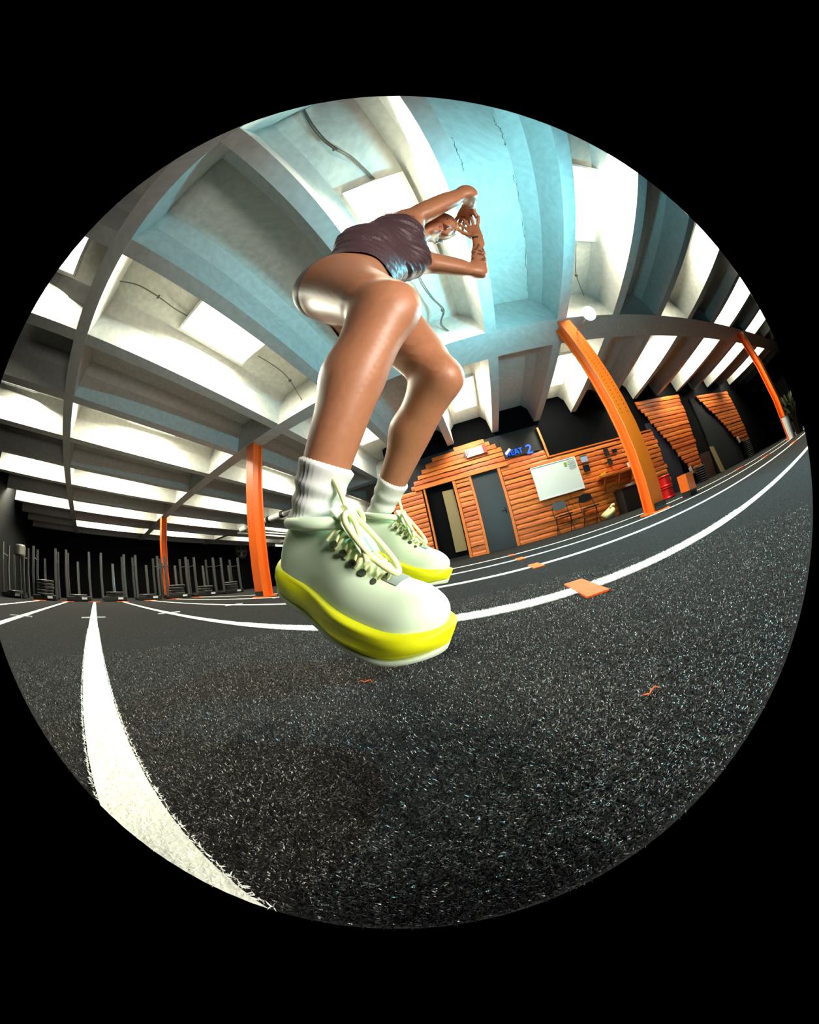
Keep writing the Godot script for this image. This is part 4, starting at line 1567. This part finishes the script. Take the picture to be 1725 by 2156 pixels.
	for y in [-0.046, -0.055]:
		g.tube([head + hs * -0.022 + hf * 0.096 + hu * y, head + hf * 0.105 + hu * (y + 0.001), head + hs * 0.022 + hf * 0.096 + hu * y], [0.002, 0.006, 0.002], 8)
	part(g, "lips", M.lips, t)
	for n in nails:
		g = Geo.new()
		var ax: Vector3 = n[2]
		var nn: Vector3 = n[1].normalized()
		var sx := ax.cross(nn).normalized()
		var rr := PackedVector3Array()
		g.box(n[0] + nn * 0.0062, Vector3(0.009, 0.0022, 0.010), Basis(sx, nn, ax), 1)
		part(g, "fingernail", M.nail, t)
	# hair: swept back over the skull into a loose tail
	var hc := Field.new()
	hc.bone(head + hu * 0.035 - hf * 0.028, head + hu * 0.042 + hf * 0.012, 0.096, 0.086, 0.03)
	g = Geo.new()
	hc.mesh(0.007, g)
	var keep := PackedFloat32Array()
	for p in g.v: keep.append((p - head).dot(hu * 0.72 - hf * 0.70) + 0.012)
	var hair := part(g, "hair", M.hair, t, false, keep)
	var tail0 := head - hf * 0.11 + hu * 0.05
	for k in 16:
		var w := Vector3(rng.randf_range(-1, 1), rng.randf_range(-1, 1), rng.randf_range(-1, 1))
		var end := at(rng.randf_range(790, 830), rng.randf_range(444, 462), 1.5)
		g = Geo.new()
		g.tube(smooth_path([tail0 + w * 0.012, tail0.lerp(end, 0.35) + w * 0.02 + Vector3(0, 0.03, 0), tail0.lerp(end, 0.7) + w * 0.022, end], 4), [0.009, 0.009, 0.009, 0.008, 0.008, 0.008, 0.007, 0.006, 0.005, 0.004, 0.003, 0.002, 0.001], 6)
		part(g, "strand", M.hair, hair)
	for s in [-1.0, 1.0]:
		g = Geo.new()
		var e: Vector3 = head + hs * 0.088 * s - hu * 0.028 + hf * 0.002
		var ring := []
		for i in 13: ring.append(e + hu * (0.010 * cos(TAU * i / 12) - 0.008) + hf * 0.010 * sin(TAU * i / 12))
		g.tube(ring, [0.0018], 6)
		part(g, "earring", M.steel, t)
	# bodysuit, with folds of the cloth
	g = Geo.new()
	var suit := torso.grown(0.005)
	suit.mesh(0.0075, g)
	var nz := FastNoiseLite.new()
	nz.seed = 4
	nz.frequency = 1.0
	var fold := (across * 0.75 + fwd * 0.5 + spine * 0.45).normalized()
	keep = PackedFloat32Array()
	var thigh_r := (knee_r - hip_r).normalized()
	var thigh_l := (knee_l - hip_l).normalized()
	for i in g.v.size():
		var p := g.v[i]
		var q := p - pelvis
		var al := fold.cross(spine).normalized()
		var m := clampf(q.dot(spine) * 7.0, 0.1, 1.0)
		var rip := nz.get_noise_3d(q.dot(fold) * 5.0, q.dot(spine) * 34.0 + q.dot(across) * 16.0, q.dot(al) * 6.0)
		g.v[i] = p + g.n[i] * (0.011 * m * rip + 0.002)
		# leg openings cut high on the hips
		var cr := -(p - hip_r).dot((thigh_r - across * 0.35 + fwd * 0.45).normalized()) + 0.022
		var cl := -(p - hip_l).dot((thigh_l + across * 0.35 + fwd * 0.45).normalized()) + 0.022
		var mid := 0.045 - absf((p - pelvis).dot(across))
		var low := maxf(mid, minf(cr, cl))
		var top := 0.62 - (p - pelvis).dot(spine)
		keep.append(minf(low, top))
	g.n.fill(Vector3.ZERO)
	g.smooth(0, 0)
	var su := part(g, "bodysuit", M.suit, t, false, keep)
	# bracelets and the arm tattoo band
	g = Geo.new()
	band(g, wr_l - (wr_l - el_l).normalized() * 0.02, (wr_l - el_l).normalized(), 0.0275, 0.012)
	part(g, "bracelet", M.strap, t)
	g = Geo.new()
	band(g, wr_r - (wr_r - el_r).normalized() * 0.015, (wr_r - el_r).normalized(), 0.0275, 0.008)
	part(g, "bracelet", M.white, t)
	# tattoos: patches of ink on the left forearm and the right thigh
	for q in [[el_l, wr_l, 0.034, 0.024, 0.15, 0.95, 16.0, 0.02], [hip_r, knee_r, 0.0, 0.0, 0.55, 0.72, 11.0, 0.0]]:
		var ink := Field.new()
		g = Geo.new()
		if q[2] > 0:
			for i in f.a.size():
				if f.a[i].distance_to(q[0]) < 0.09 and (f.a[i] + f.ba[i]).distance_to(q[1]) < 0.16 and (f.a[i] + f.ba[i]).distance_to(q[0]) > 0.1:
					ink.bone(f.a[i], f.a[i] + f.ba[i], f.ra[i] + 0.0012, f.rb[i] + 0.0012, f.k[i])
		if ink.a.is_empty(): continue
		ink.mesh(0.005, g)
		keep = PackedFloat32Array()
		var along: Vector3 = (q[1] - q[0]).normalized()
		var ln: float = q[0].distance_to(q[1])
		for p in g.v:
			var h: float = (p - q[0]).dot(along) / ln
			keep.append(minf(nz.get_noise_3d(p.x * q[6] * 2.2, p.y * q[6] * 2.2, p.z * q[6] * 2.2) - 0.05, minf(h - q[4], q[5] - h)))
		var tat := part(g, "tattoo", M.ink, t, false, keep)
		if tat: tat.set_meta("kind", "stuff")
	# socks and shoes
	sock(t, knee_r, ank_r, 0.80)
	sock(t, knee_l, ank_l, 0.74)
	shoe(t, foot_r)
	shoe(t, foot_l)

func band(g: Geo, o: Vector3, ax: Vector3, r: float, w: float):
	g.lathe(o, ax, [Vector2(r, 0), Vector2(r + 0.003, 0.001), Vector2(r + 0.003, w - 0.001), Vector2(r, w)], 20)

func sock(t: Node, kn: Vector3, an: Vector3, from: float):
	var g := Geo.new()
	var ax := (an - kn).normalized()
	var sx := ax.cross(Vector3(0, 0, 1)).normalized()
	var sy := ax.cross(sx)
	var rings := []
	var top := kn.lerp(an, from)
	var len_ := (an - top).length() + 0.035
	for j in 26:
		var f := j / 25.0
		var r := lerpf(0.0445, 0.0355, minf(f * 1.5, 1.0)) + 0.0022 * sin(f * 22.0) * (1.0 if f > 0.25 else 0.4)
		if j == 0: r -= 0.006
		var ring := PackedVector3Array()
		for i in 64:
			var a := TAU * i / 64
			var rr := r + 0.0014 * (1.0 if i % 2 == 0 else -1.0)
			ring.append(top + ax * (len_ * f) + (sx * cos(a) + sy * sin(a)) * rr)
		rings.append(ring)
	g.loft(rings)
	part(g, "sock", M.sock, t)

# heel, toe and a point above the heel give a foot its axes; roll turns the laces towards the lens
func foot_frame(heel: Vector3, toe: Vector3, above: Vector3, roll: float) -> Array:
	var L := (toe - heel).length()
	var ax := (toe - heel) / L
	var up := above - heel
	up = (up - ax * up.dot(ax)).normalized().rotated(ax, roll)
	return [heel, ax, up, ax.cross(up), L, heel + ax * (L * 0.20) + up * 0.125]

func ends(f: float) -> float:              # rounds heel and toe
	var q := 1.0
	if f > 0.80: q = sqrt(maxf(0.0, 1.0 - pow((f - 0.80) / 0.20, 2.4)))
	if f < 0.12: q = sqrt(maxf(0.0, 1.0 - pow((0.12 - f) / 0.12, 2.2)))
	return maxf(q, 0.02)

func shoe(t: Node, frame: Array):
	var ax: Vector3 = frame[1]
	var up: Vector3 = frame[2]
	var sd: Vector3 = frame[3]
	var L: float = frame[4] + 0.004
	var o: Vector3 = frame[0]
	var half := PackedFloat32Array([0.036, 0.037, 0.037, 0.037, 0.036, 0.037, 0.041, 0.046, 0.050, 0.0515, 0.052, 0.052, 0.051, 0.050, 0.049])
	var topy := PackedFloat32Array([0.092, 0.096, 0.098, 0.100, 0.103, 0.104, 0.100, 0.090, 0.079, 0.070, 0.063, 0.058, 0.055, 0.052, 0.050])
	var spring := PackedFloat32Array([0.006, 0.003, 0.001, 0, 0, 0, 0, 0, 0.001, 0.003, 0.006, 0.010, 0.015, 0.020, 0.026])
	var n := half.size()
	# upper
	var g := Geo.new()
	var rings := []
	for j in 36:
		var f := 0.5 - 0.5 * cos(PI * (j + 0.3) / 35.6)
		var k := f * (n - 1)
		var i0 := mini(int(k), n - 2)
		var hw := lerpf(half[i0], half[i0 + 1], k - i0) * ends(f)
		var ty := lerpf(topy[i0], topy[i0 + 1], k - i0) * (0.30 + 0.70 * ends(f))
		var sp := lerpf(spring[i0], spring[i0 + 1], k - i0)
		var ring := PackedVector3Array()
		for i in 28:
			var a := TAU * i / 28
			var c := cos(a)
			var s := sin(a)
			var w := hw * (0.98 if s < 0 else lerpf(0.98, 0.80, s * s))
			var y := (ty * pow(absf(s), 0.80) if s >= 0 else -0.012 * -s) + sp
			ring.append(o + ax * (L * f) + sd * (w * signf(c) * pow(absf(c), 0.75)) + up * y)
		rings.append(ring)
	g.loft(rings)
	var sh := part(g, "shoe", M.shoe_upper, t)
	sh.set_meta("label", "pale mint running shoe with thick neon yellow sole")
	# midsole: flared and sculpted, then a pale tread
	for layer in 2:
		g = Geo.new()
		rings = []
		for j in 40:
			var f := 0.5 - 0.5 * cos(PI * (j + 0.3) / 39.6)
			var k := f * (n - 1)
			var i0 := mini(int(k), n - 2)
			var w := (lerpf(half[i0], half[i0 + 1], k - i0) + (0.007 if layer == 0 else 0.003)) * ends(f)
			var sp := lerpf(spring[i0], spring[i0 + 1], k - i0)
			var yt := (0.012 if layer == 0 else -0.037 + 0.020 * smoothstep(0.78, 1.0, f) + 0.010 * smoothstep(0.15, 0.0, f)) + sp
			var yb := (-0.043 if layer == 0 else -0.055) + 0.006 * f + 0.020 * smoothstep(0.78, 1.0, f) + 0.010 * smoothstep(0.15, 0.0, f) + sp
			var ring := PackedVector3Array()
			for i in 24:
				var a := TAU * i / 24
				var c := signf(cos(a)) * pow(absf(cos(a)), 0.35)
				var s := signf(sin(a)) * pow(absf(sin(a)), 0.5)
				var bulge := 1.0 + (0.06 * sin(s * 5.0 + f * 8.0) if layer == 0 else 0.0)
				ring.append(o + ax * (L * (f * 1.06 - 0.025)) + sd * (w * c * bulge) + up * lerpf(yb, yt, s * 0.5 + 0.5))
			rings.append(ring)
		g.loft(rings)
		part(g, "midsole" if layer == 0 else "outsole", M.shoe_mid if layer == 0 else M.shoe_out, sh)
	# collar
	g = Geo.new()
	var pts := []
	for i in 25:
		var a := TAU * i / 24
		pts.append(o + ax * (L * 0.245 + 0.058 * cos(a)) + sd * 0.040 * sin(a) + up * (0.104 + 0.014 * cos(a)))
	g.tube(pts, [0.010], 8)
	part(g, "collar", M.shoe_upper, sh)
	# tongue
	g = Geo.new()
	rings = []
	for j in 7:
		var f := j / 6.0
		var ring := PackedVector3Array()
		for i in 12:
			var a := TAU * i / 12
			ring.append(o + ax * (L * lerpf(0.40, 0.60, f)) + up * (lerpf(0.136, 0.086, f) + 0.005 * sin(a)) + sd * 0.026 * cos(a) * lerpf(1.0, 0.8, f))
		rings.append(ring)
	g.loft(rings)
	part(g, "tongue", M.shoe_upper, sh)
	# laces across the throat
	for j in 6:
		var f := 0.44 + j * 0.055
		var k := f * (n - 1)
		var i0 := mini(int(k), n - 2)
		var y := lerpf(topy[i0], topy[i0 + 1], k - i0)
		var w := 0.030 - 0.0012 * j
		for s in [-1.0, 1.0]:
			g = Geo.new()
			var p0: Vector3 = o + ax * (L * (f + 0.02)) + sd * w * s + up * (y - 0.012)
			var p1: Vector3 = o + ax * (L * (f - 0.025)) - sd * w * s + up * (y - 0.006)
			g.tube(smooth_path([p0, p0.lerp(p1, 0.25) + up * 0.017, p0.lerp(p1, 0.75) + up * 0.018, p1], 3), [0.0038], 7, true, 0.65)
			part(g, "lace", M.lace, sh)
			g = Geo.new()
			g.lathe(p0 + up * 0.004, (up + sd * s * 0.8).normalized(), [Vector2(0.0055, 0.0), Vector2(0.0055, 0.003), Vector2(0.0, 0.0035)], 10)
			part(g, "eyelet", M.shoe_hole, sh)
	# bow: knot, two loops, two tails
	var kn := o + ax * (L * 0.43) + up * 0.134
	var spec := [[[0, 0, 0], [0.03, -0.008, 0.035], [0.075, -0.040, 0.030], [0.105, -0.052, 0.018], [0.085, -0.040, 0.004], [0.03, -0.010, 0.002], [0, 0, 0]],
		[[0, 0, 0], [-0.01, 0.0, -0.035], [-0.015, -0.022, -0.062], [-0.022, -0.035, -0.050], [-0.01, -0.008, -0.02], [0, 0, 0]],
		[[0, 0, 0], [-0.012, 0.022, 0.004], [-0.030, 0.045, 0.010], [-0.060, 0.050, 0.018]],
		[[0, 0, 0], [0.035, -0.012, 0.018], [0.060, -0.035, 0.030], [0.075, -0.045, 0.040]]]
	for q in spec:
		g = Geo.new()
		pts = []
		for p in q: pts.append(kn + ax * p[0] + up * p[1] + sd * p[2])
		g.tube(smooth_path(pts, 5), [0.0042], 8)
		part(g, "lace", M.lace, sh)
	g = Geo.new()
	g.tube([kn - sd * 0.008, kn + sd * 0.008], [0.009], 10)
	part(g, "knot", M.lace, sh)
	# grey patch on the toe box
	g = Geo.new()
	rings = []
	for j in 5:
		var f := 0.70 + j * 0.02
		var k := f * (n - 1)
		var i0 := mini(int(k), n - 2)
		var w := lerpf(half[i0], half[i0 + 1], k - i0)
		var y := lerpf(topy[i0], topy[i0 + 1], k - i0)
		var sp := lerpf(spring[i0], spring[i0 + 1], k - i0)
		var ring := PackedVector3Array()
		for i in 7:
			var a := lerpf(0.38, 0.60, i / 6.0) * PI
			var s := sin(a)
			var c := cos(a)
			ring.append(o + ax * (L * f) + sd * (w * lerpf(0.98, 0.80, s * s) * signf(c) * pow(absf(c), 0.75)) + up * (y * pow(s, 0.80) + sp + 0.0014))
		rings.append(ring)
	g.loft(rings, false, false)
	var want := 0.0
	for q in g.n: want += q.dot(up)
	if want < 0:
		for i in g.n.size(): g.n[i] = -g.n[i]
	part(g, "toe_patch", M.shoe_grey, sh)

# ---------------------------------------------------------------- turf fibres near the lens
func build_turf():
	var f := get_node("floor")
	var r := RandomNumberGenerator.new()
	r.seed = 9
	var st := SurfaceTool.new()
	st.begin(Mesh.PRIMITIVE_TRIANGLES)
	var w := 0.00055
	var pts := [Vector3(-w, 0, 0), Vector3(w, 0, 0), Vector3(w * 0.8, 0.0026, 0.0008), Vector3(-w * 0.8, 0.0026, 0.0008), Vector3(0, 0.0046, 0.0022)]
	for q in [[0, 2, 1], [0, 3, 2], [3, 4, 2]]:
		for i in q: st.add_vertex(pts[i])
	st.generate_normals()
	var blade := st.commit()
	for white in [false, true]:
		var list := []
		var count := 420000 if not white else 90000
		for i in count:
			var p: Vector3
			if white:
				var z: float = LINES[r.randi_range(2, 3)] * U
				var d := r.randf_range(0.0, 2.2)
				p = Vector3(d * (1.0 if r.randf() < 0.35 else -1.0), 0.003, z + clampf(r.randfn(0, 0.028), -0.047, 0.047))
				if z < -0.5: p.x = r.randf_range(-1.5, 1.5)
			else:
				var a := r.randf() * TAU
				var d := 1.3 * r.randf() if r.randf() < 0.7 else 3.2 * r.randf()
				p = Vector3(cos(a) * d, 0.0, sin(a) * d)
				var on := false
				for k in LINES.size():
					if absf(p.z - LINES[k] * U) < 0.042: on = true
				if on: continue
			if seen(p) < 5.0: continue
			var b := Basis(Vector3.UP, r.randf() * TAU) * Basis(Vector3.RIGHT, r.randf_range(-0.2, 1.2))
			b = b.scaled(Vector3.ONE * r.randf_range(0.7, 1.3) * (1.0 if not white else 1.1))
			list.append(Transform3D(bow_basis(p, b), bow(p) - f.position))
		var mm := MultiMesh.new()
		mm.transform_format = MultiMesh.TRANSFORM_3D
		mm.mesh = blade
		mm.instance_count = list.size()
		for i in list.size(): mm.set_instance_transform(i, list[i])
		var mi := MultiMeshInstance3D.new()
		mi.name = "white_fibres" if white else "turf_fibres"
		mi.multimesh = mm
		mi.material_override = M.fibre_white if white else M.fibre_dark
		mi.set_meta("kind", "stuff")
		f.add_child(mi)
